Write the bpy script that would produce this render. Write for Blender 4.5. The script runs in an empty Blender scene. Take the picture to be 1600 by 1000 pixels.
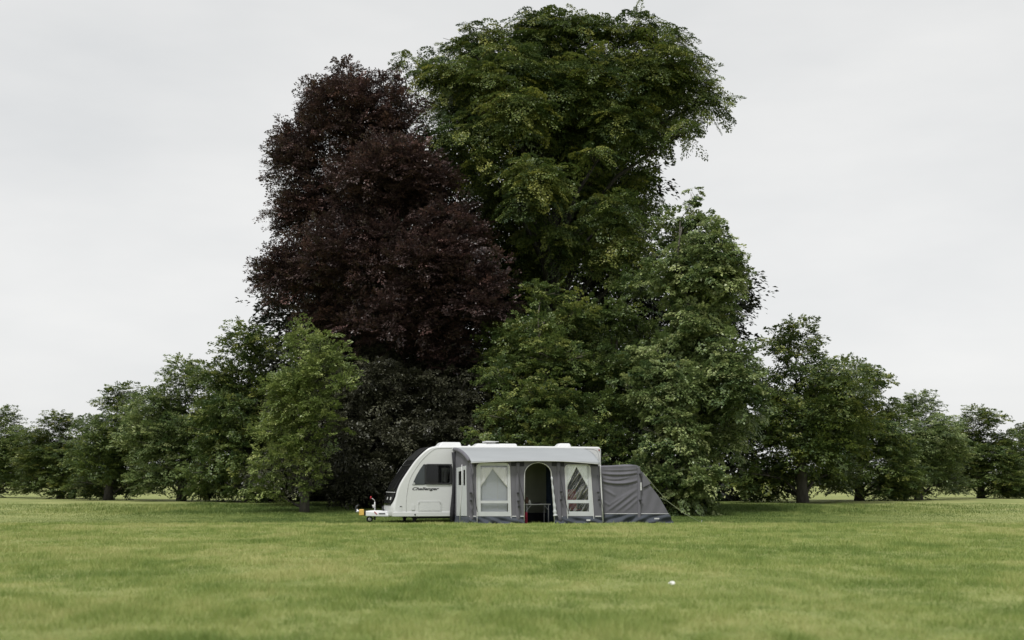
import bpy, math, random
import numpy as np
from mathutils import Vector, Matrix
from mathutils.geometry import delaunay_2d_cdt

scene = bpy.context.scene
COL = scene.collection
R = math.radians
random.seed(7)
rng = np.random.default_rng(11)

# ------------------------------------------------------------------ camera
CAM_H = 1.2
TILT = math.atan(256 / 2000)            # camera tipped up at the trees
cam = bpy.data.cameras.new('camera')
cam.lens = 45.0
cam.sensor_width = 36.0
cam.clip_start = 0.5
cam.clip_end = 6000
cam.dof.use_dof = True
cam.dof.focus_distance = 41.0
cam.dof.aperture_fstop = 1.5
camo = bpy.data.objects.new('camera', cam)
camo.location = (0, 0, CAM_H)
camo.rotation_euler = (math.pi / 2 + TILT, 0, 0)
COL.objects.link(camo)
scene.camera = camo

# ------------------------------------------------------------------ light
SUN_EL, SUN_AZ = R(62), R(208)           # azimuth measured clockwise from +Y (north)
world = bpy.data.worlds.new('World')
scene.world = world
world.use_nodes = True
nt = world.node_tree
bg = nt.nodes['Background']
sky = nt.nodes.new('ShaderNodeTexSky')
sky.sky_type = 'NISHITA'
sky.sun_disc = False
sky.sun_elevation = SUN_EL
sky.sun_rotation = SUN_AZ
sky.air_density = 1.0
sky.dust_density = 1.0
hsv = nt.nodes.new('ShaderNodeHueSaturation')
hsv.inputs['Saturation'].default_value = 0.10
nt.links.new(sky.outputs[0], hsv.inputs['Color'])
# a thin even cloud sheet over the sky
cloud = nt.nodes.new('ShaderNodeMix')
cloud.data_type = 'RGBA'
cloud.inputs[0].default_value = 0.75
cloud.inputs[7].default_value = (7.3, 7.4, 7.35, 1)
wtc = nt.nodes.new('ShaderNodeTexCoord')
wmp = nt.nodes.new('ShaderNodeMapping')
wmp.inputs['Scale'].default_value = (1.0, 1.0, 3.0)
wn = nt.nodes.new('ShaderNodeTexNoise')
wn.inputs['Scale'].default_value = 2.2
wn.inputs['Detail'].default_value = 5
wn.inputs['Roughness'].default_value = 0.55
wr_ = nt.nodes.new('ShaderNodeValToRGB')
wr_.color_ramp.elements[0].position = 0.3
wr_.color_ramp.elements[1].position = 0.7
wr_.color_ramp.elements[0].color = (6.5, 6.65, 6.75, 1)
wr_.color_ramp.elements[1].color = (8.2, 8.2, 8.1, 1)
nt.links.new(wtc.outputs['Generated'], wmp.inputs['Vector'])
nt.links.new(wmp.outputs[0], wn.inputs['Vector'])
nt.links.new(wn.outputs['Fac'], wr_.inputs['Fac'])
nt.links.new(wr_.outputs[0], cloud.inputs[7])
nt.links.new(hsv.outputs[0], cloud.inputs[6])
nt.links.new(cloud.outputs[2], bg.inputs['Color'])
bg.inputs['Strength'].default_value = 0.10

sl = bpy.data.lights.new('sun', 'SUN')
sl.energy = 2.4
sl.angle = R(10)
sl.color = (1.0, 0.985, 0.96)
so = bpy.data.objects.new('sun', sl)
COL.objects.link(so)
sd = Vector((math.sin(SUN_AZ) * math.cos(SUN_EL), math.cos(SUN_AZ) * math.cos(SUN_EL), math.sin(SUN_EL)))
so.rotation_euler = sd.to_track_quat('Z', 'Y').to_euler()
so.location = (-20, -30, 60)

scene.view_settings.view_transform = 'Standard'
scene.view_settings.look = 'None'
scene.view_settings.exposure = 0.25
scene.view_settings.gamma = 1.0
scene.render.engine = 'CYCLES'
scene.cycles.max_bounces = 8
scene.cycles.transparent_max_bounces = 8

# ------------------------------------------------------------------ materials
def new_mat(name):
    m = bpy.data.materials.new(name)
    m.use_nodes = True
    return m, m.node_tree, m.node_tree.nodes['Principled BSDF']

def mat(name, col, rough=0.6, metal=0.0, spec=0.5, var=0.06, vscale=3.0, bump=0.0, bscale=20.0, stretch=(1, 1, 1)):
    m, t, b = new_mat(name)
    b.inputs['Roughness'].default_value = rough
    b.inputs['Metallic'].default_value = metal
    b.inputs['Specular IOR Level'].default_value = spec
    tc = t.nodes.new('ShaderNodeTexCoord')
    mp = t.nodes.new('ShaderNodeMapping')
    mp.inputs['Scale'].default_value = stretch
    t.links.new(tc.outputs['Object'], mp.inputs['Vector'])
    n = t.nodes.new('ShaderNodeTexNoise')
    n.inputs['Scale'].default_value = vscale
    n.inputs['Detail'].default_value = 6
    t.links.new(mp.outputs[0], n.inputs['Vector'])
    r = t.nodes.new('ShaderNodeValToRGB')
    r.color_ramp.elements[0].position = 0.3
    r.color_ramp.elements[1].position = 0.7
    r.color_ramp.elements[0].color = (*[c * (1 - var) for c in col], 1)
    r.color_ramp.elements[1].color = (*[min(1, c * (1 + var)) for c in col], 1)
    t.links.new(n.outputs['Fac'], r.inputs['Fac'])
    t.links.new(r.outputs[0], b.inputs['Base Color'])
    if bump:
        n2 = t.nodes.new('ShaderNodeTexNoise')
        n2.inputs['Scale'].default_value = bscale
        n2.inputs['Detail'].default_value = 4
        t.links.new(mp.outputs[0], n2.inputs['Vector'])
        bm = t.nodes.new('ShaderNodeBump')
        bm.inputs['Strength'].default_value = bump
        bm.inputs['Distance'].default_value = 0.05
        t.links.new(n2.outputs['Fac'], bm.inputs['Height'])
        t.links.new(bm.outputs[0], b.inputs['Normal'])
    return m

def glass_mat(name, tint, clear, rough=0.05, bump=0.0, bscale=8.0, stretch=(1, 1, 1), rot=(0, 0, 0), diffuse=None, diff=0.0):
    m, t, b = new_mat(name)
    for n in list(t.nodes):
        if n.type == 'BSDF_PRINCIPLED':
            t.nodes.remove(n)
    out = t.nodes['Material Output']
    tr = t.nodes.new('ShaderNodeBsdfTransparent')
    tr.inputs['Color'].default_value = (*tint, 1)
    gl = t.nodes.new('ShaderNodeBsdfGlossy')
    gl.inputs['Roughness'].default_value = rough
    mix = t.nodes.new('ShaderNodeMixShader')
    mix.inputs['Fac'].default_value = 1 - clear
    t.links.new(tr.outputs[0], mix.inputs[1])
    t.links.new(gl.outputs[0], mix.inputs[2])
    last = mix
    if diffuse:
        df = t.nodes.new('ShaderNodeBsdfDiffuse')
        df.inputs['Color'].default_value = (*diffuse, 1)
        mx = t.nodes.new('ShaderNodeMixShader')
        mx.inputs['Fac'].default_value = diff
        t.links.new(mix.outputs[0], mx.inputs[1])
        t.links.new(df.outputs[0], mx.inputs[2])
        last = mx
    if bump:
        tc = t.nodes.new('ShaderNodeTexCoord')
        mp = t.nodes.new('ShaderNodeMapping')
        m0 = t.nodes.new('ShaderNodeMapping')
        m0.inputs['Rotation'].default_value = rot
        mp.inputs['Scale'].default_value = stretch
        n = t.nodes.new('ShaderNodeTexNoise')
        n.inputs['Scale'].default_value = bscale
        bmp = t.nodes.new('ShaderNodeBump')
        bmp.inputs['Strength'].default_value = bump
        bmp.inputs['Distance'].default_value = 0.1
        t.links.new(tc.outputs['Object'], m0.inputs['Vector'])
        t.links.new(m0.outputs[0], mp.inputs['Vector'])
        t.links.new(mp.outputs[0], n.inputs['Vector'])
        t.links.new(n.outputs['Fac'], bmp.inputs['Height'])
        t.links.new(bmp.outputs[0], gl.inputs['Normal'])
        cr = t.nodes.new('ShaderNodeValToRGB')          # sky reflection streaks of the creased plastic, put in by a noise mask
        cr.color_ramp.elements[0].position = 0.50
        cr.color_ramp.elements[1].position = 0.60
        cr.color_ramp.elements[0].color = (1 - clear,) * 3 + (1,)
        cr.color_ramp.elements[1].color = (0.22, 0.22, 0.22, 1)
        t.links.new(n.outputs['Fac'], cr.inputs['Fac'])
        t.links.new(cr.outputs[0], mix.inputs['Fac'])
    t.links.new(last.outputs[0], out.inputs['Surface'])
    return m

def leaf_mat(name, dark, mid, light, rough=0.45, trans=0.25, spec=0.5):
    m, t, b = new_mat(name)
    a = t.nodes.new('ShaderNodeAttribute')
    a.attribute_name = 'tone'
    r = t.nodes.new('ShaderNodeValToRGB')
    e = r.color_ramp.elements
    e[0].position, e[0].color = 0.0, (*dark, 1)
    e[1].position, e[1].color = 1.0, (*light, 1)
    k = e.new(0.5)
    k.color = (*mid, 1)
    t.links.new(a.outputs['Fac'], r.inputs['Fac'])
    t.links.new(r.outputs[0], b.inputs['Base Color'])
    b.inputs['Roughness'].default_value = rough
    b.inputs['Specular IOR Level'].default_value = spec
    if trans:
        tl = t.nodes.new('ShaderNodeBsdfTranslucent')
        t.links.new(r.outputs[0], tl.inputs['Color'])
        mx = t.nodes.new('ShaderNodeMixShader')
        mx.inputs['Fac'].default_value = trans
        t.links.new(b.outputs[0], mx.inputs[1])
        t.links.new(tl.outputs[0], mx.inputs[2])
        t.links.new(mx.outputs[0], t.nodes['Material Output'].inputs['Surface'])
    return m

M = dict(
    white=mat('caravan_white', (0.65, 0.655, 0.655), 0.28, var=0.03, vscale=1.5),
    white_trim=mat('white_plastic', (0.63, 0.635, 0.64), 0.4, var=0.04),
    groove=mat('panel_seam', (0.45, 0.45, 0.45), 0.5),
    black_glass=mat('black_glazing', (0.012, 0.012, 0.013), 0.25, spec=0.035, var=0.2),
    black=mat('black_plastic', (0.02, 0.02, 0.022), 0.45, var=0.2),
    dark_metal=mat('dark_steel', (0.05, 0.05, 0.055), 0.5, metal=0.5, var=0.2),
    steel=mat('galvanised_steel', (0.55, 0.56, 0.57), 0.4, metal=0.8, var=0.15, vscale=12),
    lamp=mat('clear_lens', (0.7, 0.7, 0.7), 0.1),
    red=mat('red_plastic', (0.35, 0.015, 0.03), 0.45, var=0.15),
    red_lens=mat('red_lens', (0.3, 0.03, 0.03), 0.3),
    red_fabric=mat('red_fabric', (0.33, 0.02, 0.05), 0.8, var=0.25, vscale=8),
    yellow=mat('yellow_plastic', (0.75, 0.48, 0.12), 0.45, var=0.15, vscale=9),
    rubber=mat('rubber', (0.015, 0.015, 0.016), 0.75),
    text=mat('dark_lettering', (0.015, 0.015, 0.02), 0.4),
    interior=mat('dark_interior', (0.03, 0.03, 0.032), 0.7),
    net=mat('beige_curtain', (0.42, 0.38, 0.33), 0.9, var=0.15, vscale=6),
    pane=glass_mat('tinted_window', (0.50, 0.52, 0.53), 0.965, 0.04),
    smoked=mat('smoked_acrylic', (0.026, 0.026, 0.027), 0.35, spec=0.1, var=0.2),
    quarter=mat('grey_quarter_light', (0.045, 0.052, 0.06), 0.12, var=0.1),
    fabric=mat('grey_fabric', (0.140, 0.137, 0.156), 0.85, spec=0.2, var=0.10, vscale=2.2, bump=0.35, bscale=3.5, stretch=(1.6, 1, 0.6)),
    olive=mat('olive_shade_fabric', (0.42, 0.44, 0.34), 0.85, spec=0.2, var=0.1),  # for the added sheet that dims the caravan wall
    navy=mat('navy_shade_fabric', (0.030, 0.046, 0.075), 0.85, spec=0.2, var=0.2),  # for the added sheet that darkens the view through the window
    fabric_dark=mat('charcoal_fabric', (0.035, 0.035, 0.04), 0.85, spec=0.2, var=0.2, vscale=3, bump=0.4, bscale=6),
    fabric_light=mat('pale_roof_fabric', (0.315, 0.33, 0.34), 0.75, spec=0.25, var=0.05, vscale=1.2, bump=0.25, bscale=2.5, stretch=(0.5, 1, 1)),
    cream=mat('cream_vinyl', (0.52, 0.535, 0.545), 0.6, var=0.05, vscale=3, bump=0.2, bscale=5),
    curtain=mat('white_curtain', (0.86, 0.86, 0.845), 0.9, var=0.05, vscale=4),
    blind=mat('pale_grey_blind', (0.42, 0.45, 0.48), 0.7, var=0.08, vscale=2.2),
    piping=mat('white_piping', (0.62, 0.62, 0.62), 0.6),
    flap=mat('slate_mudflap', (0.058, 0.066, 0.080), 0.75, spec=0.2, var=0.15, vscale=4, bump=0.25, bscale=4, stretch=(1, 1, 1)),
    vinyl=glass_mat('clear_vinyl', (0.97, 0.98, 0.99), 0.96, 0.25, 0.4, 1.5, (13, 1, 1.1), (0, R(-32), 0)),
    vinyl2=glass_mat('clear_vinyl_plain', (0.93, 0.93, 0.94), 0.93, 0.15),
    strap=mat('black_webbing', (0.02, 0.02, 0.024), 0.7),
    rope=mat('pale_green_cord', (0.30, 0.34, 0.21), 0.7),
    table=mat('pale_aluminium', (0.62, 0.63, 0.62), 0.4, var=0.08),
    brown=mat('brown_clay', (0.16, 0.09, 0.055), 0.6),
    paper=mat('white_paper', (0.82, 0.82, 0.78), 0.8),
    bark=mat('grey_bark', (0.075, 0.068, 0.058), 0.9, var=0.35, vscale=5, bump=0.8, bscale=9, stretch=(3, 3, 0.6)),
    dark_bark=mat('dark_bark', (0.028, 0.026, 0.022), 0.9, var=0.35, vscale=5, bump=0.8, bscale=9, stretch=(3, 3, 0.6)),
    twig=mat('pale_twig', (0.14, 0.125, 0.10), 0.9, var=0.3, vscale=5),
)
LEAF = dict(
    copper=leaf_mat('copper_leaf', (0.028, 0.018, 0.0167), (0.071, 0.0445, 0.040), (0.18, 0.100, 0.087), 0.40, 0.14, 0.55),
    beech=leaf_mat('beech_leaf', (0.034, 0.062, 0.018), (0.120, 0.165, 0.040), (0.30, 0.31, 0.070), 0.45, 0.25),
    hornbeam=leaf_mat('hornbeam_leaf', (0.042, 0.076, 0.023), (0.135, 0.185, 0.050), (0.33, 0.35, 0.095), 0.45, 0.25),
    lime=leaf_mat('lime_leaf', (0.06, 0.10, 0.036), (0.195, 0.255, 0.09), (0.46, 0.50, 0.22), 0.42, 0.25),
    maple=leaf_mat('maple_leaf', (0.08, 0.12, 0.034), (0.23, 0.29, 0.085), (0.46, 0.49, 0.18), 0.45, 0.28),
    holly=leaf_mat('dark_evergreen_leaf', (0.022, 0.024, 0.014), (0.058, 0.060, 0.035), (0.135, 0.135, 0.085), 0.40, 0.08, 0.45),
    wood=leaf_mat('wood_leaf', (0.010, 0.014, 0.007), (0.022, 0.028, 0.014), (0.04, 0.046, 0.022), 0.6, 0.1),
)

# ------------------------------------------------------------------ image <-> place
def ray(px, py):
    u, v = (px - 800) / 2000.0, (500 - py) / 2000.0
    return np.array([u, math.cos(TILT) - v * math.sin(TILT), math.sin(TILT) + v * math.cos(TILT)])

def at(px, py, Y):
    d = ray(px, py)
    return np.array([0, 0, CAM_H]) + d * (Y / d[1])

def sstep(a, b, x):
    t = np.clip((x - a) / (b - a), 0, 1)
    return t * t * (3 - 2 * t)

def vnoise(x, y, seed):
    """smooth value noise on arrays"""
    x = np.asarray(x, float); y = np.asarray(y, float)
    g = np.random.default_rng(seed).random((64, 64))
    xi = np.floor(x).astype(int); yi = np.floor(y).astype(int)
    fx = x - xi; fy = y - yi
    fx = fx * fx * (3 - 2 * fx); fy = fy * fy * (3 - 2 * fy)
    G = lambda i, j: g[i % 64, j % 64]
    return (G(xi, yi) * (1 - fx) * (1 - fy) + G(xi + 1, yi) * fx * (1 - fy)
            + G(xi, yi + 1) * (1 - fx) * fy + G(xi + 1, yi + 1) * fx * fy)

def ground_z(x, y):
    x = np.asarray(x, float); y = np.asarray(y, float)
    z = 0.093 * (1 - sstep(35.8, 38.2, y))
    z = z + 0.36 * sstep(40, 60, y) + 0.012 * (vnoise(x / 2.5 + 9, y / 2.5, 3) - 0.5) * (1 - sstep(34, 36, y))
    return z

def ground_tone(x, y):
    x = np.asarray(x, float); y = np.asarray(y, float)
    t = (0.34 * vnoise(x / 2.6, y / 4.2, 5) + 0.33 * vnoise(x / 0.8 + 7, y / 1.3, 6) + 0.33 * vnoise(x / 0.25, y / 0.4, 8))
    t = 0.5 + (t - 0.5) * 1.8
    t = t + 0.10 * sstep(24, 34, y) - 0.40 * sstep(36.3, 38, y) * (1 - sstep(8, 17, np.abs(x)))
    return np.clip(t, 0, 1)

def inside(p, L):
    c = False
    for i in range(len(L)):
        a, b = L[i - 1], L[i]
        if (a[1] > p[1]) != (b[1] > p[1]) and p[0] < (b[0] - a[0]) * (p[1] - a[1]) / (b[1] - a[1]) + a[0]:
            c = not c
    return c

def fill(loops):
    """triangles of an outline with holes: (points, faces)"""
    vs = []; es = []
    for l in loops:
        k = len(vs); n = len(l)
        vs += [Vector((float(p[0]), float(p[1]))) for p in l]
        es += [(k + i, k + (i + 1) % n) for i in range(n)]
    V, _, F, *_r = delaunay_2d_cdt(vs, es, [], 0, 1e-6)
    P = [(p[0], p[1]) for p in V]
    out = []
    for f in F:
        c = (sum(P[i][0] for i in f) / len(f), sum(P[i][1] for i in f) / len(f))
        if inside(c, loops[0]) and not any(inside(c, h) for h in loops[1:]):
            out.append(tuple(f))
    return P, out

# ------------------------------------------------------------------ object helpers
def tag(o, label=None, cat=None, group=None, kind=None):
    if label: o['label'] = label
    if cat: o['category'] = cat
    if group: o['group'] = group
    if kind: o['kind'] = kind
    return o

OFFS = {}
def link_mesh(name, me, m, parent=None, smooth=True):
    if m is not None and len(me.materials) == 0:
        me.materials.append(m)
    if smooth:
        me.polygons.foreach_set('use_smooth', [True] * len(me.polygons))
    o = bpy.data.objects.new(name, me)
    COL.objects.link(o)
    if parent is not None:
        o.parent = parent
    return o

def np_mesh(name, V, F):
    """V (n,3), F (m,k) constant k"""
    V = np.asarray(V, np.float32); F = np.asarray(F, np.int32)
    me = bpy.data.meshes.new(name)
    me.vertices.add(len(V)); me.vertices.foreach_set('co', V.ravel())
    k = F.shape[1]
    me.loops.add(F.size); me.loops.foreach_set('vertex_index', F.ravel())
    me.polygons.add(len(F)); me.polygons.foreach_set('loop_start', np.arange(0, F.size, k, dtype=np.int32))
    me.update(calc_edges=True)
    me.validate(clean_customdata=False)
    return me

class MB:
    def __init__(s):
        s.v = []; s.f = []
    def add(s, vs, fs):
        n = len(s.v)
        s.v += [tuple(map(float, p)) for p in vs]
        s.f += [tuple(i + n for i in f) for f in fs]
        return s
    def box(s, lo, hi, taper=0.0):
        x0, y0, z0 = lo; x1, y1, z1 = hi
        t = taper
        v = [(x0, y0, z0), (x1, y0, z0), (x1, y1, z0), (x0, y1, z0),
             (x0 + t, y0 + t, z1), (x1 - t, y0 + t, z1), (x1 - t, y1 - t, z1), (x0 + t, y1 - t, z1)]
        return s.add(v, [(3, 2, 1, 0), (4, 5, 6, 7), (0, 1, 5, 4), (1, 2, 6, 5), (2, 3, 7, 6), (3, 0, 4, 7)])
    def tube(s, pts, rad, n=8):
        pts = [Vector(p) for p in pts]
        rad = [rad] * len(pts) if not hasattr(rad, '__len__') else rad
        vs = []; fs = []
        ref = Vector((0.123, 0.31, 0.94)).normalized()
        for i, p in enumerate(pts):
            d = (pts[min(i + 1, len(pts) - 1)] - pts[max(i - 1, 0)]).normalized()
            a = d.cross(ref if abs(d.dot(ref)) < 0.95 else Vector((1, 0, 0))).normalized(); b = d.cross(a)
            for k in range(n):
                t = 2 * math.pi * k / n
                vs.append(p + (a * math.cos(t) + b * math.sin(t)) * rad[i])
        for i in range(len(pts) - 1):
            for k in range(n):
                fs.append((i * n + k, i * n + (k + 1) % n, (i + 1) * n + (k + 1) % n, (i + 1) * n + k))
        fs.append(tuple(range(n))[::-1]); fs.append(tuple(range((len(pts) - 1) * n, len(pts) * n)))
        return s.add(vs, fs)
    def lathe(s, c, axis, prof, n=20):
        """prof: list of (distance along axis, radius)"""
        axis = Vector(axis).normalized(); c = Vector(c)
        a = axis.cross(Vector((0.3, 0.2, 0.93))).normalized(); b = axis.cross(a)
        vs = []; fs = []
        for h, r in prof:
            for k in range(n):
                t = 2 * math.pi * k / n
                vs.append(c + axis * h + (a * math.cos(t) + b * math.sin(t)) * r)
        for i in range(len(prof) - 1):
            for k in range(n):
                fs.append((i * n + k, i * n + (k + 1) % n, (i + 1) * n + (k + 1) % n, (i + 1) * n + k))
        fs.append(tuple(range(n))[::-1]); fs.append(tuple(range((len(prof) - 1) * n, len(prof) * n)))
        return s.add(vs, fs)
    def grid(s, P):
        """P (a,b,3) array"""
        a, b = P.shape[:2]
        return s.add(P.reshape(-1, 3), [(i * b + j, i * b + j + 1, (i + 1) * b + j + 1, (i + 1) * b + j)
                                        for i in range(a - 1) for j in range(b - 1)])
    def plate(s, plane, outer, holes=(), o0=0.0, o1=0.01):
        """flat piece with holes in a vertical plane, between offsets o0 and o1 towards the viewer"""
        loops = [list(outer)] + [list(h) for h in holes]
        P, tri = fill(loops)
        for o in (o1, o0):
            s.add([plane.to3(t, z, o) for t, z in P], tri)
        flat = [p for l in loops for p in l]
        n = len(flat)
        vs = [plane.to3(t, z, o1) for t, z in flat] + [plane.to3(t, z, o0) for t, z in flat]
        fs = []
        k = 0
        for l in loops:
            m = len(l)
            for i in range(m):
                a, b = k + i, k + (i + 1) % m
                fs.append((a, b, b + n, a + n))
            k += m
        return s.add(vs, fs)
    def build(s, name, m, parent=None, smooth=False, bevel=0.0, seg=2, solid=0.0):
        off = OFFS.get(parent.name, None) if parent is not None else None
        p = parent
        while off is None and p is not None:
            off = OFFS.get(p.name); p = p.parent
        vs = s.v if off is None else [(a - off[0], b - off[1], c - off[2]) for a, b, c in s.v]
        me = bpy.data.meshes.new(name)
        me.from_pydata(vs, [], s.f)
        import bmesh
        bm = bmesh.new(); bm.from_mesh(me)
        bmesh.ops.remove_doubles(bm, verts=bm.verts, dist=1e-5)
        bmesh.ops.recalc_face_normals(bm, faces=bm.faces)
        bm.to_mesh(me); bm.free()
        o = link_mesh(name, me, m, parent, smooth)
        if solid:
            q = o.modifiers.new('thickness', 'SOLIDIFY'); q.thickness = solid; q.offset = 0
        if bevel:
            q = o.modifiers.new('bevel', 'BEVEL'); q.width = bevel; q.segments = seg; q.limit_method = 'ANGLE'; q.angle_limit = R(40)
        return o

# the caravan's own axes: x along its length, y away from the viewer, z up
TH = R(13)
REF = np.array([0.5, 40.6, 0.0])
EX = np.array([math.cos(TH), math.sin(TH), 0]); EY = np.array([-math.sin(TH), math.cos(TH), 0])

def pl(px, py, yl=0.0):
    """the point seen at a pixel, on the caravan-parallel plane y = yl, in the caravan's axes"""
    d = ray(px, py); o = np.array([0, 0, CAM_H]) - REF
    s = (yl - o @ EY) / (d @ EY)
    p = o + d * s
    return np.array([p @ EX, yl, p[2]])

class Plane:
    """a vertical plane through two points (x,y) of the caravan's axes"""
    def __init__(s, a, b):
        s.a = np.array(a, float); s.d = np.array(b, float) - s.a
        s.len = np.linalg.norm(s.d); s.d /= s.len
        s.n = np.array([s.d[1], -s.d[0]])            # towards the viewer
    def pt(s, px, py):
        d = ray(px, py); o = np.array([0, 0, CAM_H]) - REF
        dl = np.array([d @ EX, d @ EY]); ol = np.array([o @ EX, o @ EY])
        k = ((s.a - ol) @ s.n) / (dl @ s.n)
        p = ol + dl * k
        return (float((p - s.a) @ s.d), float(o[2] + d[2] * k))
    def pts(s, L):
        return [s.pt(*p) for p in L]
    def to3(s, t, z, off=0.0):
        p = s.a + s.d * t + s.n * off
        return (p[0], p[1], z)

def root(name, off, label, cat, group=None, rot=True):
    """an Empty at a thing's base, given in the caravan's axes"""
    o = bpy.data.objects.new(name, None)
    COL.objects.link(o)
    o.location = REF + EX * off[0] + EY * off[1] + np.array([0, 0, off[2]])
    o.rotation_euler = (0, 0, TH)
    o.empty_display_size = 0.2
    OFFS[o.name] = off
    return tag(o, label, cat, group)

def local_ground(x, y):
    w = REF + EX * x + EY * y
    return float(ground_z(w[0], w[1]))

def rrect(t0, z0, t1, z1, r, n=5, rb=None):
    """rounded rectangle outline; rb = radius of the bottom corners"""
    rb = r if rb is None else rb
    out = []
    for cx, cz, rr, a0 in ((t1 - r, z1 - r, r, 0), (t0 + r, z1 - r, r, 90), (t0 + rb, z0 + rb, rb, 180), (t1 - rb, z0 + rb, rb, 270)):
        for k in range(n + 1):
            a = R(a0 + 90 * k / n)
            out.append((cx + rr * math.cos(a), cz + rr * math.sin(a)))
    return out

def smooth_path(P, n=6):
    """Catmull-Rom through points"""
    P = [np.array(p, float) for p in P]
    out = []
    for i in range(len(P) - 1):
        p0, p1, p2, p3 = P[max(i - 1, 0)], P[i], P[i + 1], P[min(i + 2, len(P) - 1)]
        for k in range(n):
            t = k / n
            out.append(0.5 * ((2 * p1) + (-p0 + p2) * t + (2 * p0 - 5 * p1 + 4 * p2 - p3) * t * t + (-p0 + 3 * p1 - 3 * p2 + p3) * t ** 3))
    out.append(P[-1])
    return out

# ================================================================== GROUND
def build_ground():
    ys = np.concatenate([np.array([-3000, -800, -200, -60, -20, -5]), np.arange(0, 30, 1.0), np.arange(30, 62, 0.4), np.array([62, 65, 70, 80, 100, 140, 200, 320, 600, 1200, 2500, 5500])])
    xs = np.concatenate([-np.array([4000, 1500, 600, 250, 120, 70, 45, 35])[0:], np.arange(-28, 28.1, 0.8), np.array([35, 45, 70, 120, 250, 600, 1500, 4000])])
    X, Y = np.meshgrid(xs, ys)
    Z = ground_z(X, Y)
    V = np.stack([X, Y, Z], -1).reshape(-1, 3)
    a, b = X.shape
    i, j = np.meshgrid(np.arange(a - 1), np.arange(b - 1), indexing='ij')
    F = np.stack([i * b + j, i * b + j + 1, (i + 1) * b + j + 1, (i + 1) * b + j], -1).reshape(-1, 4)
    me = np_mesh('lawn', V, F)
    m, t, bs = new_mat('lawn_turf')
    bs.inputs['Roughness'].default_value = 0.9
    bs.inputs['Specular IOR Level'].default_value = 0.15
    tc = t.nodes.new('ShaderNodeTexCoord')
    n1 = t.nodes.new('ShaderNodeTexNoise'); n1.inputs['Scale'].default_value = 0.5; n1.inputs['Detail'].default_value = 10; n1.inputs['Roughness'].default_value = 0.65
    t.links.new(tc.outputs['Object'], n1.inputs['Vector'])
    r = t.nodes.new('ShaderNodeValToRGB')
    r.color_ramp.elements[0].position = 0.32; r.color_ramp.elements[1].position = 0.70
    r.color_ramp.elements[0].color = (0.15, 0.19, 0.055, 1)
    r.color_ramp.elements[1].color = (0.33, 0.335, 0.135, 1)
    t.links.new(n1.outputs['Fac'], r.inputs['Fac'])
    t.links.new(r.outputs[0], bs.inputs['Base Color'])
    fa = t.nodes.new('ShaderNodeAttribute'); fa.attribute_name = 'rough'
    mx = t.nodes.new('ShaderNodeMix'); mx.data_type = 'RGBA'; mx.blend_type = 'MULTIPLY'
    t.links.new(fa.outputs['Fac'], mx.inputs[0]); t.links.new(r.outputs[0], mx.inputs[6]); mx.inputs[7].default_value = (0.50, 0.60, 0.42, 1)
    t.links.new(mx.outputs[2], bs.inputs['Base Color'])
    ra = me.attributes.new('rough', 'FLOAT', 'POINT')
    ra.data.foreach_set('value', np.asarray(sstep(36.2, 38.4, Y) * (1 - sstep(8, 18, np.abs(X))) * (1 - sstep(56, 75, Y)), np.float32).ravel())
    n2 = t.nodes.new('ShaderNodeTexNoise'); n2.inputs['Scale'].default_value = 35; n2.inputs['Detail'].default_value = 4
    t.links.new(tc.outputs['Object'], n2.inputs['Vector'])
    bp = t.nodes.new('ShaderNodeBump'); bp.inputs['Strength'].default_value = 0.6; bp.inputs['Distance'].default_value = 0.03
    t.links.new(n2.outputs['Fac'], bp.inputs['Height']); t.links.new(bp.outputs[0], bs.inputs['Normal'])
    o = link_mesh('lawn', me, m)
    tag(o, kind='structure')

def blades(name, n, sampler, h, w, mat_, label):
    x, y = sampler(n)
    n = len(x)
    z = ground_z(x, y) - 0.004
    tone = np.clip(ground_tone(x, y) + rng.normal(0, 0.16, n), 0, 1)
    far = np.clip(y / 26.0, 0.5, 1.6)
    H = h(x, y) * rng.uniform(0.5, 1.25, n)
    W = w * far * rng.uniform(0.7, 1.3, n)
    a = rng.uniform(0, 2 * np.pi, n)
    lean = rng.uniform(0.1, 0.9, n) * H
    la = rng.uniform(0, 2 * np.pi, n)
    dx, dy = np.cos(a) * W, np.sin(a) * W
    V = np.empty((n, 3, 3), np.float32)
    V[:, 0] = np.stack([x - dx, y - dy, z], -1)
    V[:, 1] = np.stack([x + dx, y + dy, z], -1)
    V[:, 2] = np.stack([x + np.cos(la) * lean, y + np.sin(la) * lean, z + H], -1)
    me = np_mesh(name, V.reshape(-1, 3), np.arange(3 * n).reshape(n, 3))
    at_ = me.attributes.new('tone', 'FLOAT', 'FACE')
    at_.data.foreach_set('value', tone.astype(np.float32))
    o = link_mesh(name, me, mat_, smooth=False)
    tag(o, label, 'grass', kind='stuff')
    return o

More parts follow.
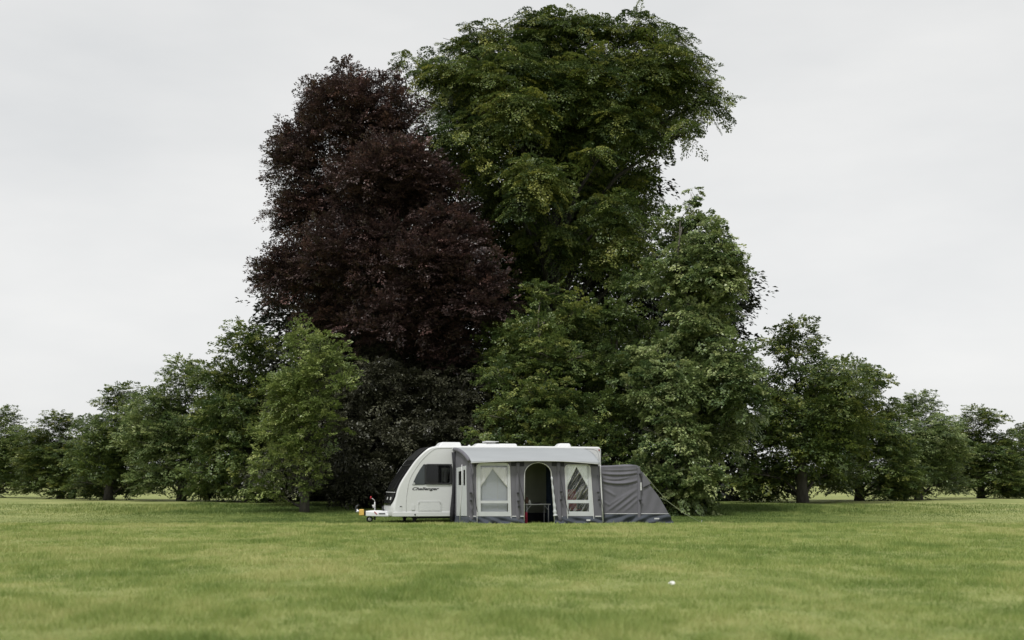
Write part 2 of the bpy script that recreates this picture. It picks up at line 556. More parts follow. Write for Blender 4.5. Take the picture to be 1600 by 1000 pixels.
def build_grass():
    g = leaf_mat('grass_blade', (0.13, 0.20, 0.042), (0.262, 0.325, 0.090), (0.44, 0.435, 0.18), 0.6, 0.2, 0.25)
    def near(n):
        # even in the picture: many blades near, fewer far away
        y = 7.5 * (37.6 / 7.5) ** (rng.random(n) ** 0.85)
        x = rng.uniform(-1, 1, n) * (0.43 * y + 5)
        return x, y
    def hn(x, y):
        return 0.020 + 0.060 * vnoise(x / 0.8, y / 0.9, 21) ** 2 + 0.075 * vnoise(x / 0.16, y / 0.2, 22) ** 3
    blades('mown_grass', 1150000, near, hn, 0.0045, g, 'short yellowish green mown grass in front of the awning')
    g2 = leaf_mat('long_grass_blade', (0.075, 0.12, 0.028), (0.16, 0.22, 0.055), (0.30, 0.33, 0.11), 0.6, 0.2, 0.25)
    def back(n):
        y = rng.uniform(38.6, 56, n); x = np.clip(rng.normal(0, 9, n), -26, 26)
        return x, y
    def hb(x, y):
        return 0.03 + 0.15 * sstep(44, 50, y) * vnoise(x / 1.2, y / 1.2, 23)
    blades('rough_grass', 260000, back, hb, 0.006, g2, 'longer darker green grass running back to the foot of the trees')

# ================================================================== TREES
def unit(v):
    return v / np.maximum(np.linalg.norm(v, axis=-1, keepdims=True), 1e-9)

def leaf_mesh(name, S, nl, ll, aspect, flat, tone_sd):
    """S: sprays dict of arrays O, D, N, L, W, droop, tone; every spray carries about nl leaves"""
    n = len(S['O'])
    O = np.repeat(S['O'], nl, 0); D = np.repeat(S['D'], nl, 0); N = np.repeat(S['N'], nl, 0)
    L = np.repeat(S['L'], nl); W = np.repeat(S['W'], nl); dr = np.repeat(S['droop'], nl)
    tn = np.repeat(S['tone'], nl)
    m = n * nl
    t = rng.random(m) ** 0.8
    env = np.sqrt(np.clip(1 - (1.6 * t - 0.6) ** 2, 0.03, 1))
    s = rng.uniform(-1, 1, m) * env
    B = unit(np.cross(N, D))
    N = np.cross(D, B)
    P = O + D * (L * t)[:, None] + B * (W * s)[:, None] + N * (rng.normal(0, flat, m) * L)[:, None]
    P[:, 2] -= dr * L * (t ** 2 + 0.35 * s ** 2)
    ax = unit(D * 0.8 + B * (np.sign(s) * rng.uniform(0.2, 1.0, m))[:, None] + rng.normal(0, 0.28, (m, 3)) - np.array([0, 0, 1]) * (dr * 0.8)[:, None])
    nn = unit(N + rng.normal(0, 0.30, (m, 3)))
    side = unit(np.cross(nn, ax))
    nn = np.cross(ax, side)
    ln = ll * rng.uniform(0.6, 1.25, m)
    wd = ln * aspect * 0.5
    V = np.empty((m, 4, 3), np.float32)
    V[:, 0] = P
    V[:, 1] = P + ax * (ln * 0.45)[:, None] + side * wd[:, None] + nn * (wd * 0.35)[:, None]
    V[:, 2] = P + ax * ln[:, None]
    V[:, 3] = P + ax * (ln * 0.45)[:, None] - side * wd[:, None] + nn * (wd * 0.35)[:, None]
    me = np_mesh(name, V.reshape(-1, 3), np.arange(4 * m).reshape(m, 4))
    a = me.attributes.new('tone', 'FLOAT', 'FACE')
    a.data.foreach_set('value', np.clip(tn + rng.normal(0, tone_sd, m), 0, 1).astype(np.float32))
    return me, m

def lobe_sprays(lobes, dens, L, wl, droop, up, tone0, tone_sd, down_keep=0.35, back_keep=0.6):
    outs = {k: [] for k in ('O', 'D', 'N', 'L', 'W', 'droop', 'tone')}
    for c, r, tl in lobes:
        area = 4 * math.pi * ((r[0] * r[1]) ** 1.6 / 3 + (r[0] * r[2]) ** 1.6 / 3 + (r[1] * r[2]) ** 1.6 / 3) ** (1 / 1.6)
        n = max(6, int(area * dens))
        u = unit(rng.normal(0, 1, (n, 3)))
        keep = np.ones(n, bool)
        keep &= ~((u[:, 2] < -0.25) & (rng.random(n) > down_keep))
        keep &= ~((u[:, 1] > 0.35) & (rng.random(n) > back_keep))
        u = u[keep]; n = len(u)
        ri = rng.uniform(0.35, 0.92, n)
        O = c + u * r * ri[:, None]
        D = unit(u * np.array([1, 1, 0.45]) + np.array([0, 0, up]) + rng.normal(0, 0.30, (n, 3)))
        N = unit(np.array([0, 0, 1.0]) + u * 0.55 + rng.normal(0, 0.22, (n, 3)))
        outs['O'].append(O); outs['D'].append(D); outs['N'].append(N)
        sc = min(1.0, 0.45 + 0.35 * float(min(r)))
        ln = L * sc * rng.uniform(0.65, 1.3, n)
        outs['L'].append(ln); outs['W'].append(ln * wl * rng.uniform(0.7, 1.2, n))
        outs['droop'].append(np.clip(droop + rng.normal(0, 0.1, n), 0, 1))
        outs['tone'].append(tone0 + tl + rng.normal(0, tone_sd, n))
    return {k: np.concatenate(v) for k, v in outs.items()}

def tree(name, label, masses, base, leafm, cat='tree', group=None, sub=7, subr=(0.34, 0.55), dens=5.0, nl=34, ll=0.12, aspect=0.6,
         L=0.95, wl=0.42, droop=0.3, up=-0.1, tone0=0.42, tone_sd=0.12, flat=0.05, trunk_r=0.25, limbs=True, barkm=None, stuff=False, crown_back=True, leaf_sd=0.12):
    bx, by = base
    bz = float(ground_z(bx, by))
    rt = bpy.data.objects.new(name, None)
    COL.objects.link(rt)
    rt.location = (bx, by, bz); rt.empty_display_size = 0.5
    tag(rt, label, cat, group)
    off = np.array([bx, by, bz])
    lobes = []; mains = []
    for ms in masses:
        px, py, rx, rz, Y = ms[:5]
        c = at(px, py, Y); k = Y / 2000.0
        r = np.array([rx * k, 0.5 * (rx + rz) * k * 0.95, rz * k])
        mains.append((c, r))
        lobes.append((c + np.array([0, 0.15 * r[1], -0.1 * r[2]]), r * 0.55, -0.08))
        ns = max(3, int(sub * (rx * rz / 3600.0) ** 0.5 + 0.5))
        for _ in range(ns):
            u = unit(rng.normal(0, 1, 3))
            if u[1] > 0.35: u[1] = -u[1]
            q = rng.uniform(*subr)
            lobes.append((c + u * r * (1.0 - q * 0.85), r * q * np.array([rng.uniform(.9, 1.35), 1, rng.uniform(.65, .95)]), rng.normal(0, 0.09)))
    S = lobe_sprays(lobes, dens, L, wl, droop, up, tone0, tone_sd)
    S['O'] = S['O'] - off
    # keep foliage off the soil
    low = S['O'][:, 2] < 0.12
    S['O'][low, 2] = rng.uniform(0.08, 0.3, int(low.sum()))
    me, m = leaf_mesh('crown', S, nl, ll, aspect, flat, leaf_sd)
    me.update()
    crown = link_mesh('crown', me, leafm, rt, smooth=False)
    # trunk and limbs that reach into every bough
    T = MB()
    top = max(mains, key=lambda q: q[0][2])[0]
    mean = sum(q[0] for q in mains) / len(mains)
    H = top[2] - bz
    tp = [np.array([0, 0, -0.15])]
    for f in (0.12, 0.3, 0.5, 0.7, 0.9, 1.0):
        s_ = np.array([0, 0, H * f * 0.88])
        s_[:2] += (np.array([mean[0] - bx, mean[1] - by]) * min(1, f * 1.2) * 0.6 + rng.normal(0, 0.03 * H * f, 2) * 0.5)
        tp.append(s_)
    T.tube(tp, [trunk_r * q for q in (1.35, 1.0, 0.9, 0.72, 0.5, 0.25, 0.1)], 10)
    trunk = T.build('trunk', barkm or M['bark'], rt, smooth=True)
    if limbs:
        Bm = MB()
        for c, r in mains:
            e = c - off
            f = np.clip((e[2] - 0.22 * np.hypot(e[0], e[1]) - 0.1 * H) / H, 0.05, 0.95)
            k = f * (len(tp) - 1); i0 = int(k); w = k - i0
            fr = [0, .12, .3, .5, .7, .9, 1.0]
            i0 = max(i for i in range(7) if fr[i] <= f); i0 = min(i0, 5)
            w = (f - fr[i0]) / (fr[i0 + 1] - fr[i0])
            s0 = tp[i0] * (1 - w) + tp[i0 + 1] * w
            midp = (s0 + e) / 2 + np.array([0, 0, 0.12 * np.linalg.norm(e - s0)]) + rng.normal(0, 0.1, 3)
            rr = max(0.03, trunk_r * 0.42 * (1 - f * 0.6))
            Bm.tube([s0, midp, e], [rr, rr * 0.65, rr * 0.3], 6)
            for _ in range(7):
                u = unit(rng.normal(0, 1, 3)); u[1] = -abs(u[1]); u[2] = abs(u[2]) * 0.6
                st = e * 0.75 + midp * 0.25
                en = e + u * r * 0.9
                Bm.tube([st, (st + en) / 2 + rng.normal(0, 0.08, 3), en], [rr * 0.32, rr * 0.2, 0.008], 5)
        Bm.build('limbs', barkm or M['bark'], rt, smooth=True)
    if stuff:
        pass
    return m

def build_trees():
    tot = 0
    tot += tree('copper_beech', 'tall copper beech with dark purple leaves towering behind the white caravan',
        [(560, 195, 80, 85, 56), (620, 185, 42, 62, 55), (533, 132, 26, 44, 56), (605, 135, 22, 34, 56), (600, 290, 92, 78, 54), (668, 300, 45, 50, 54), (690, 355, 58, 52, 53),
         (560, 400, 90, 75, 53.5), (665, 425, 88, 66, 52.5), (748, 430, 62, 48, 52), (752, 485, 60, 50, 52), (620, 500, 100, 55, 53), (700, 545, 60, 40, 53),
         (480, 300, 62, 100, 57), (498, 175, 36, 56, 57), (465, 235, 44, 56, 57.5), (478, 440, 66, 90, 56), (520, 520, 60, 60, 55), (590, 300, 90, 100, 60), (600, 450, 110, 90, 60), (720, 390, 50, 50, 55)],
        (-6.0, 57.0), LEAF['copper'], sub=12, dens=7, nl=56, ll=0.105, aspect=0.58, L=1.0, wl=0.34, droop=0.12, up=0.12, tone0=0.40, tone_sd=0.20, flat=0.045, trunk_r=0.5)
    tot += tree('green_beech', 'huge green beech with layered drooping boughs filling the top of the view',
        [(690, 120, 52, 42, 57), (650, 98, 36, 20, 57.5), (770, 112, 78, 50, 56.5), (718, 212, 60, 46, 56), (788, 185, 66, 50, 55.5), (748, 262, 42, 30, 55.5),
         (850, 150, 58, 70, 57), (845, 282, 54, 40, 54), (818, 322, 36, 20, 54), (930, 130, 78, 55, 57), (1012, 112, 66, 55, 57.5), (962, 196, 62, 46, 57),
         (1005, 212, 50, 40, 57.5), (940, 240, 32, 15, 55.5), (880, 365, 42, 30, 55), (960, 330, 58, 32, 55.5), (972, 385, 46, 34, 55.5), (905, 400, 40, 30, 56), (970, 432, 26, 24, 55.5),
         (1068, 205, 22, 30, 56), (860, 58, 100, 36, 58), (740, 66, 60, 30, 58), (980, 56, 88, 34, 58), (1062, 120, 52, 52, 58), (1100, 160, 36, 50, 58),
         (985, 290, 36, 36, 59), (900, 235, 60, 40, 58.5), (900, 300, 60, 40, 58.5), (900, 250, 90, 60, 61), (780, 330, 60, 60, 61), (840, 400, 70, 60, 60), (940, 340, 70, 70, 61), (820, 150, 150, 80, 62), (975, 160, 100, 80, 62)],
        (1.6, 59.5), LEAF['beech'], sub=10, dens=4.6, nl=125, ll=0.10, aspect=0.62, L=1.6, wl=0.40, droop=0.45, up=-0.10, tone0=0.41, tone_sd=0.26, flat=0.02, trunk_r=0.5, barkm=M['dark_bark'])
    tot += tree('hornbeam', 'broad mid green hornbeam with pointed leafy top just behind the awning roof',
        [(846, 462, 34, 30, 50), (828, 520, 46, 42, 49.5), (890, 490, 44, 42, 50), (868, 560, 58, 40, 48.5), (850, 618, 66, 40, 48), (800, 655, 52, 36, 47.5), (868, 668, 66, 34, 47),
         (790, 595, 34, 40, 49), (770, 690, 44, 26, 47), (830, 710, 70, 26, 46.5), (910, 715, 50, 24, 46.5), (850, 560, 90, 90, 52), (840, 660, 90, 60, 51)],
        (1.5, 50.0), LEAF['hornbeam'], sub=10, dens=8, nl=50, ll=0.10, L=0.85, wl=0.34, droop=0.22, up=0.12, tone0=0.43, tone_sd=0.22, flat=0.045, trunk_r=0.2, barkm=M['twig'])
    tot += tree('hazel_tree', 'bushy dark green tree between the hornbeam and the pale lime tree',
        [(950, 502, 50, 46, 50.5), (940, 570, 54, 42, 49.5), (930, 640, 48, 40, 48), (965, 695, 46, 38, 47.5), (1008, 520, 38, 46, 51), (1002, 455, 34, 42, 52), (985, 580, 50, 46, 50), (950, 735, 50, 34, 47), (950, 600, 70, 90, 52.5)],
        (3.7, 51.0), LEAF['hornbeam'], sub=10, dens=8, nl=50, ll=0.10, L=0.8, wl=0.36, droop=0.25, up=0.05, tone0=0.36, tone_sd=0.14, flat=0.06, trunk_r=0.16)
    tot += tree('lime_tree', 'pale green large leaved lime tree beside the guy rope of the grey annexe',
        [(1062, 372, 40, 52, 50), (1048, 432, 44, 56, 49), (1082, 520, 54, 56, 48.5), (1000, 612, 36, 40, 47), (1052, 606, 52, 56, 47), (1040, 678, 54, 50, 46.5), (1072, 745, 54, 44, 46), (1012, 735, 40, 40, 46.7),
         (1108, 440, 50, 110, 49), (1130, 620, 56, 110, 48), (1084, 312, 10, 26, 50), (1092, 345, 16, 26, 50), (1030, 560, 40, 40, 48), (1085, 620, 60, 120, 50), (1050, 786, 50, 22, 46.5), (1092, 788, 40, 24, 46.8), (1000, 775, 36, 26, 47.5)],
        (7.0, 49.0), LEAF['lime'], sub=10, dens=8, nl=54, ll=0.12, aspect=0.66, L=0.75, wl=0.45, droop=0.35, up=-0.05, tone0=0.45, tone_sd=0.22, flat=0.07, trunk_r=0.2)
    tot += tree('field_maple', 'yellow green field maple standing on the grass beyond the caravan hitch',
        [(512, 560, 40, 52, 47), (540, 590, 24, 32, 46.5), (505, 632, 36, 46, 47), (465, 590, 44, 90, 48), (480, 690, 44, 44, 47.5), (520, 672, 18, 22, 46.8), (440, 640, 40, 70, 48), (440, 730, 44, 44, 48), (484, 748, 26, 34, 47.6), (420, 765, 34, 26, 48)],
        (-7.7, 48.0), LEAF['maple'], sub=10, dens=8, nl=40, ll=0.10, L=0.7, wl=0.4, droop=0.12, up=0.15, tone0=0.42, tone_sd=0.15, flat=0.06, trunk_r=0.16)
    for i, (lab, ms, b) in enumerate([
        ('dark evergreen bush behind the tow hitch and yellow hitch lock', [(590, 610, 56, 52, 52), (555, 690, 46, 56, 51), (606, 700, 46, 52, 51), (560, 755, 50, 30, 50.2), (615, 768, 44, 24, 50.2), (520, 745, 40, 40, 50.5), (570, 680, 70, 80, 54), (600, 560, 60, 40, 54.5), (545, 560, 46, 40, 54.5), (530, 778, 44, 16, 51.6), (585, 780, 44, 14, 51.4)], (-6.0, 52.5)),
        ('dark evergreen bush behind the front end of the caravan roof', [(660, 625, 52, 50, 52), (660, 690, 50, 52, 51), (690, 752, 46, 34, 50.5), (722, 610, 46, 46, 52), (720, 680, 44, 48, 51), (745, 740, 40, 40, 50.5), (690, 660, 70, 90, 54), (680, 570, 60, 40, 54.5), (745, 570, 46, 44, 54.5), (650, 780, 50, 14, 51.4)], (-3.0, 52.5)),
        ('dark evergreen bush in the shade below the left side of the copper beech', [(470, 650, 50, 70, 53.5), (465, 740, 50, 44, 53), (525, 600, 50, 60, 54), (520, 700, 50, 60, 53.5), (430, 730, 34, 44, 53.5)], (-8.8, 54.5))]):
        tot += tree('evergreen_bush', lab, ms, b, LEAF['holly'], cat='bush', group='dark evergreen bushes under the copper beech', sub=10, dens=8, nl=40, ll=0.12, aspect=0.5,
                    L=0.8, wl=0.42, droop=0.3, up=-0.05, tone0=0.42, tone_sd=0.16, flat=0.09, trunk_r=0.14)
    # the belt of trees running on to either side, lower and farther off
    tot += tree('ash_tree', 'bushy green tree next beyond the copper beech at the left',
        [(388, 555, 46, 52, 60), (350, 600, 46, 46, 60.5), (425, 610, 46, 50, 60), (385, 650, 60, 56, 59), (338, 675, 46, 50, 60), (436, 680, 46, 50, 60),
         (385, 725, 64, 44, 58.8), (335, 740, 46, 40, 60), (440, 742, 46, 40, 60), (385, 660, 70, 90, 62), (390, 762, 60, 20, 58.8)],
        (-12.3, 60.5), LEAF['hornbeam'], group='trees of the belt running on beyond the camp', sub=9, dens=5.5, nl=44, ll=0.13, L=0.95, wl=0.4, droop=0.25, up=0.05,
        tone0=0.38, tone_sd=0.2, flat=0.05, trunk_r=0.22)
    a = [o for o in COL.objects if o.name.startswith('ash_tree')][0]
    ch_a = [c for c in COL.objects if c.parent is a]
    cr_ = [c for c in ch_a if c.name.startswith('crown')][0]
    co = np.empty(len(cr_.data.vertices) * 3, np.float32); cr_.data.vertices.foreach_get('co', co)
    co = co.reshape(-1, 3); h = np.percentile(co[:, 2], 99.5); cx, cy = np.median(co[:, 0]), np.median(co[:, 1])
    for lf, px, py, Y, rz, wd, lab in (
            ('lime', 288, 566, 63, 0.5, 1.15, 'pale green rounded tree second beyond the copper beech at the left'),
            ('hornbeam', 190, 606, 68, 3.0, 1.3, 'green tree third beyond the copper beech at the left'),
            ('beech', 92, 648, 73, 0.2, 1.5, 'dull green broad tree fourth beyond the copper beech at the left'),
            ('hornbeam', 2, 640, 80, 3.4, 1.4, 'green tree at the far left end of the tree belt'),
            ('beech', 1246, 508, 59, 3.3, 1.05, 'dull green tree next beyond the pale lime tree at the right'),
            ('hornbeam', 1342, 572, 64, 0.4, 1.2, 'green bushy tree second beyond the lime tree at the right'),
            ('lime', 1436, 618, 69, 2.8, 1.3, 'pale green tree third beyond the lime tree at the right'),
            ('hornbeam', 1528, 640, 75, 0.1, 1.5, 'green broad tree fourth beyond the lime tree at the right'),
            ('beech', 1610, 662, 82, 3.6, 1.4, 'dull green tree at the far right end of the tree belt')):
        p = at(px, py, Y); g_ = float(ground_z(p[0], Y)); sc = (p[2] - g_) / h
        r_ = a.copy(); COL.objects.link(r_)
        c_, s_ = math.cos(rz), math.sin(rz)
        r_.location = (p[0] - sc * wd * (cx * c_ - cy * s_), Y - sc * wd * (cx * s_ + cy * c_), g_)
        r_.rotation_euler = (0, 0, rz); r_.scale = (sc * wd, sc * wd, sc)
        tag(r_, lab, 'tree', 'trees of the belt running on beyond the camp')
        for ch in ch_a:
            d_ = ch.copy(); COL.objects.link(d_); d_.parent = r_
            if ch is cr_:
                d_.material_slots[0].link = 'OBJECT'; d_.material_slots[0].material = LEAF[lf]
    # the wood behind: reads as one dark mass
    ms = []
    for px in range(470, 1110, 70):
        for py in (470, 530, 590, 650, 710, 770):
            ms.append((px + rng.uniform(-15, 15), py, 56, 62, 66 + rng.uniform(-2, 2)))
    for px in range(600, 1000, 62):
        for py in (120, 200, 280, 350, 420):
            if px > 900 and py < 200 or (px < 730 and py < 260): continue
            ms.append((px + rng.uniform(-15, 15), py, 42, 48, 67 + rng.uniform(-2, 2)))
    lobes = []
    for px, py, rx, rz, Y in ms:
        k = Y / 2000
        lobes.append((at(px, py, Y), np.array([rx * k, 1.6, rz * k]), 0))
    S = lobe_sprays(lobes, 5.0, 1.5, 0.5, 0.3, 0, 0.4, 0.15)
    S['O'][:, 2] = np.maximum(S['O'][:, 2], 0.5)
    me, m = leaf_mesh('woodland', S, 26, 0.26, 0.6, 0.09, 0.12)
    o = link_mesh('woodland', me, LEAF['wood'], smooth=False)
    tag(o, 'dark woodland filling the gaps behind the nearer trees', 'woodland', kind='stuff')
    print('LEAVES', tot + m)
    lobes = []
    for x in np.arange(-330, 331, 7.0):
        y = 420 + 25 * math.sin(x / 60.0) + rng.uniform(-8, 8); h = 2.5 + 6.5 * float(vnoise(x / 38.0 + 3, 0.5, 31)) ** 1.6 + rng.uniform(0, 1.5)
        lobes.append((np.array([x, y, 0.4 + h * 0.5]), np.array([rng.uniform(4, 7), 4, h * 0.62]), rng.normal(0, 0.1)))
    S = lobe_sprays(lobes, 0.9, 2.2, 0.5, 0.2, 0, 0.45, 0.15)
    S['O'][:, 2] = np.maximum(S['O'][:, 2], 0.6)
    me, m = leaf_mesh('far_hedgerow', S, 22, 0.7, 0.8, 0.12, 0.12)
    o = link_mesh('far_hedgerow', me, LEAF['hornbeam'], smooth=False)
    tag(o, 'low distant line of hedgerow trees along the far edge of the field', 'hedgerow', kind='stuff')

# ================================================================== CARAVAN
SIDE = Plane((0, 0), (1, 0))
def build_caravan():
    W = 2.25
    xm = pl(770, 800)[0]
    rt = root('caravan', (xm, W / 2, 0.0), 'white touring caravan with black curved front glazing and Challenger lettering', 'caravan')
    E = smooth_path(SIDE.pts([(616.5, 806.5), (615.6, 800), (616, 790), (618.5, 776), (621.5, 764), (627, 752), (636.5, 737), (648.8, 719.6), (661.6, 706.5), (671, 699.8), (682, 697.0)]), 5)
    roof = SIDE.pts([(760, 696.8), (850, 697.2), (932, 698.0)])
    c = SIDE.pt(939.5, 698.2)
    rc = 0.11
    corner = [(c[0] - rc + rc * math.sin(R(a)), c[1] - rc + rc * math.cos(R(a))) for a in range(0, 91, 15)]
    bot = SIDE.pt(939.5, 806.5)
    zb = SIDE.pt(700, 806.5)[1]
    prof = [tuple(p) for p in E] + roof[:-1] + corner + [(c[0], zb)]
    prof[0] = (prof[0][0], zb)
    prof = [tuple(map(float, p)) for p in prof]
    def inset(P, d):
        out = []
        n = len(P)
        for i in range(n):
            a, b, e = np.array(P[i - 1]), np.array(P[i]), np.array(P[(i + 1) % n])
            t1 = unit(b - a); t2 = unit(e - b)
            n1 = np.array([t1[1], -t1[0]]); n2 = np.array([t2[1], -t2[0]])
            nn = n1 + n2
            nn = nn / max(0.6, (1 + n1 @ n2))
            out.append(tuple(b + nn * d))
        return out
    sgn = 1.0
    area = sum(prof[i - 1][0] * prof[i][1] - prof[i][0] * prof[i - 1][1] for i in range(len(prof)))
    if area > 0: sgn = -1.0
    # window opening in the near wall
    wtop, wbot = 725.2, 757.0
    hole = SIDE.pts([(645.5, 757.2), (651.5, 743), (657, 733.5), (662.5, 725.6), (706, 725.2), (706, 757.0)])
    B = MB()
    rings = []
    # the lower nose bows forward between the two sides
    zl, zh = SIDE.pt(620, 796)[1], SIDE.pt(640, 728)[1]
    def bow(y, z):
        v = min(1, max(0, y / W))
        return (0.10 * (1 - float(sstep(zl, zh, z))) + 0.015) * (1 - abs(2 * v - 1) ** 2.6)
    for y, d in ((0.0, 0.05), (0.006, 0.028), (0.022, 0.010), (0.05, 0.0), (0.12, 0), (0.22, 0), (0.36, 0), (0.55, 0), (0.8, 0), (1.12, 0), (1.45, 0), (1.7, 0), (1.9, 0), (2.04, 0), (2.13, 0), (W - 0.05, 0.0), (W - 0.022, 0.010), (W - 0.006, 0.028), (W, 0.05)):
        rings.append([(p[0] - (bow(y, p[1]) if k < len(E) else 0), y, p[1]) for k, p in enumerate(inset(prof, d * sgn))])
    n = len(prof)
    vs = [p for r_ in rings for p in r_]
    fs = [(k * n + i, k * n + (i + 1) % n, (k + 1) * n + (i + 1) % n, (k + 1) * n + i) for k in range(len(rings) - 1) for i in range(n)]
    B.add(vs, fs)
    near = [(p[0], p[2]) for p in rings[0]]
    fl, tri = fill([near, hole])
    B.add([(p[0], 0.0, p[1]) for p in fl], tri)
    fl, tri = fill([near])
    B.add([(p[0], W, p[1]) for p in fl], tri)
    body = B.build('body', M['white'], rt, smooth=False)
    for p in body.data.polygons:
        p.use_smooth = abs(p.normal.y) < 0.98
    # window: dark recess, curtain, panes, frame
    hx0, hx1 = min(h[0] for h in hole), max(h[0] for h in hole)
    hz0, hz1 = min(h[1] for h in hole), max(h[1] for h in hole)
    wr = MB()
    m_ = len(hole)
    vs = [(h[0], 0.0, h[1]) for h in hole] + [(h[0], 0.5, h[1]) for h in hole]
    wr.add(vs, [(i, (i + 1) % m_, (i + 1) % m_ + m_, i + m_) for i in range(m_)] + [tuple(range(m_, 2 * m_))])
    win = wr.build('window', M['interior'], rt)
    fr = MB()
    inner = rrect(*SIDE.pt(666.3, 754.6), *SIDE.pt(703.4, 727.4), 0.07)
    outer = rrect(*SIDE.pt(663.3, 757.2), *SIDE.pt(706.3, 725.0), 0.09)
    fr.plate(SIDE, outer, [inner], 0.0, 0.03)
    fr.build('frame', M['black'], win, bevel=0.006)
    MB().plate(SIDE, inner, [], 0.008, 0.012).build('pane', M['pane'], win)
    q = MB(); q.plate(SIDE, SIDE.pts([(644.2, 757.6), (645.5, 754), (651, 742), (656.6, 732.5), (661.8, 725.4), (663.5, 725.2), (663.5, 757.4)]), [], 0.0, 0.012)
    q.build('quarter_pane', M['quarter'], win)
    bd = MB(); bc = SIDE.pt(646.6, 755.6); bd.lathe(SIDE.to3(*bc, 0.012), (0, -1, 0), [(0, 0.04), (0.005, 0.036)], 16); bd.build('badge', M['steel'], win)
    a0, a1 = SIDE.pt(690, 755)[0], SIDE.pt(700.5, 755)[0]
    P = np.zeros((15, 8, 3))
    for i in range(15):
        for j in range(8):
            u = i / 14; v = j / 7
            P[i, j] = (a0 + (a1 - a0) * u + 0.05 * (1 - v) * (0.5 - u) + (0.02 if i == 0 else 0) * math.sin(v * 3), 0.07 + 0.018 * math.sin(u * 22), SIDE.pt(695, 755.5)[1] + (SIDE.pt(695, 731.5)[1] - SIDE.pt(695, 755.5)[1]) * v)
    cb = MB(); cb.grid(P); cb.build('curtain', M['net'], win, smooth=True, solid=0.004)
    # black front glazing between the white side mouldings
    Ed = [np.array(p) for p in E]
    def front_strip(name, i0, i1, y0, y1, off, m, parent, ins=0.0, bul=0.0):
        idx = np.linspace(i0, i1, 22)
        P = np.zeros((22, 11, 3))
        for a, k in enumerate(idx):
            k0 = int(min(k, len(Ed) - 2)); w = k - k0
            p = Ed[k0] * (1 - w) + Ed[k0 + 1] * w
            t = unit(Ed[min(k0 + 1, len(Ed) - 1)] - Ed[max(k0 - 1, 0)])
            nn = np.array([-t[1], t[0]])
            for b in range(11):
                v = b / 10
                o_ = off + bul * (1 - (2 * v - 1) ** 2)
                q_ = p + nn * o_
                # rounded ends
                e = min(a, 21 - a) / 21.0
                yy0 = y0 + ins * max(0, 1 - e * 7) ** 2 * (2.2 if a < 11 else 1); yy1 = y1 - ins * max(0, 1 - e * 7) ** 2
                yv = yy0 + (yy1 - yy0) * v
                P[a, b] = (q_[0] - bow(yv, q_[1]), yv, q_[1])
        g = MB(); g.grid(P)
        return g.build(name, m, parent, smooth=True, solid=0.012)
    nE = len(Ed) - 1
    gz = front_strip('front_glazing', 10, nE - 2.5, 0.035, W - 0.30, 0.010, M['black_glass'], rt, ins=0.14)
    front_strip('front_window', 19, 31, 0.16, W - 0.42, 0.022, M['black_glass'], gz, ins=0.05)
    front_strip('sunroof', 35, nE - 4, 0.16, W - 0.44, 0.022, M['smoked'], gz, ins=0.05)
    front_strip('divider', 32.6, 33.0, 0.10, W - 0.38, 0.024, M['smoked'], gz)
    front_strip('divider', 17.4, 17.8, 0.05, W - 0.34, 0.026, M['groove'], gz)
    for y0 in (0.35, 0.9):
        front_strip('running_lamp', 13.0, 14.6, y0, y0 + 0.12, 0.024, M['lamp'], gz)
    # seam of the side panel, skirt rail, locker doors and small fittings
    s = MB(); sp = smooth_path(SIDE.pts([(706, 700), (687, 700.3), (676, 703.5), (660, 718), (647, 736), (640, 750), (636.3, 768), (634.6, 785), (634.8, 805.5)]), 5)
    s.tube([SIDE.to3(p[0], p[1], 0.0) for p in sp], 0.010, 6); s.build('panel_seam', M['groove'], rt, smooth=True)
    s = MB(); s.box((SIDE.pt(613, 806)[0], -0.022, zb - 0.005), (bot[0] - 0.03, 0.004, SIDE.pt(640, 800)[1])); s.build('skirt', M['white'], rt, bevel=0.012)
    d = MB(); d.plate(SIDE, rrect(*SIDE.pt(652.5, 799), *SIDE.pt(690, 783), 0.05), [rrect(*SIDE.pt(654, 797.9), *SIDE.pt(688.7, 784.1), 0.04)], 0, 0.012)
    d.plate(SIDE, rrect(*SIDE.pt(654.6, 797.4), *SIDE.pt(688.2, 784.6), 0.03), [], 0, 0.009)
    dd = d.build('locker_door', M['white_trim'], rt)
    for px in (653.8, 686.8):
        h = MB(); h.plate(SIDE, rrect(*SIDE.pt(px, 787), *SIDE.pt(px + 1.6, 784.6), 0.01), [], 0.012, 0.02); h.build('latch', M['groove'], dd)
    d = MB(); d.plate(SIDE, rrect(*SIDE.pt(622.5, 800), *SIDE.pt(628, 791), 0.015), [], 0, 0.010)
    dd = d.build('gas_hatch', M['white_trim'], rt, bevel=0.003)
    h = MB(); h.plate(SIDE, rrect(*SIDE.pt(624.5, 791.6), *SIDE.pt(628, 790.6), 0.006), [], 0.010, 0.018); h.build('handle', M['black'], dd)
    d = MB(); d.plate(SIDE, rrect(*SIDE.pt(642.5, 796.5), *SIDE.pt(648, 788), 0.015), [], 0, 0.012)
    dd = d.build('socket_cover', M['white_trim'], rt, bevel=0.004)
    h = MB(); h.plate(SIDE, rrect(*SIDE.pt(643.4, 797), *SIDE.pt(648, 796.1), 0.006), [], 0.012, 0.018); h.build('hinge', M['groove'], dd)
    h = MB(); h.lathe(SIDE.to3(*SIDE.pt(648.3, 804), 0.018), (0, -1, 0), [(0, 0.026), (0.02, 0.022)], 12); h.build('side_reflector', M['black'], rt)
    h = MB(); h.plate(SIDE, rrect(*SIDE.pt(935.2, 704.6), *SIDE.pt(936.8, 701.8), 0.01), [], 0, 0.02); h.build('marker_lamp', M['red_lens'], rt)
    s = MB(); sp = smooth_path(SIDE.pts([(898, 701), (915, 701), (925, 701.5), (932, 704), (935, 710), (936, 725), (936.3, 800)]), 5)
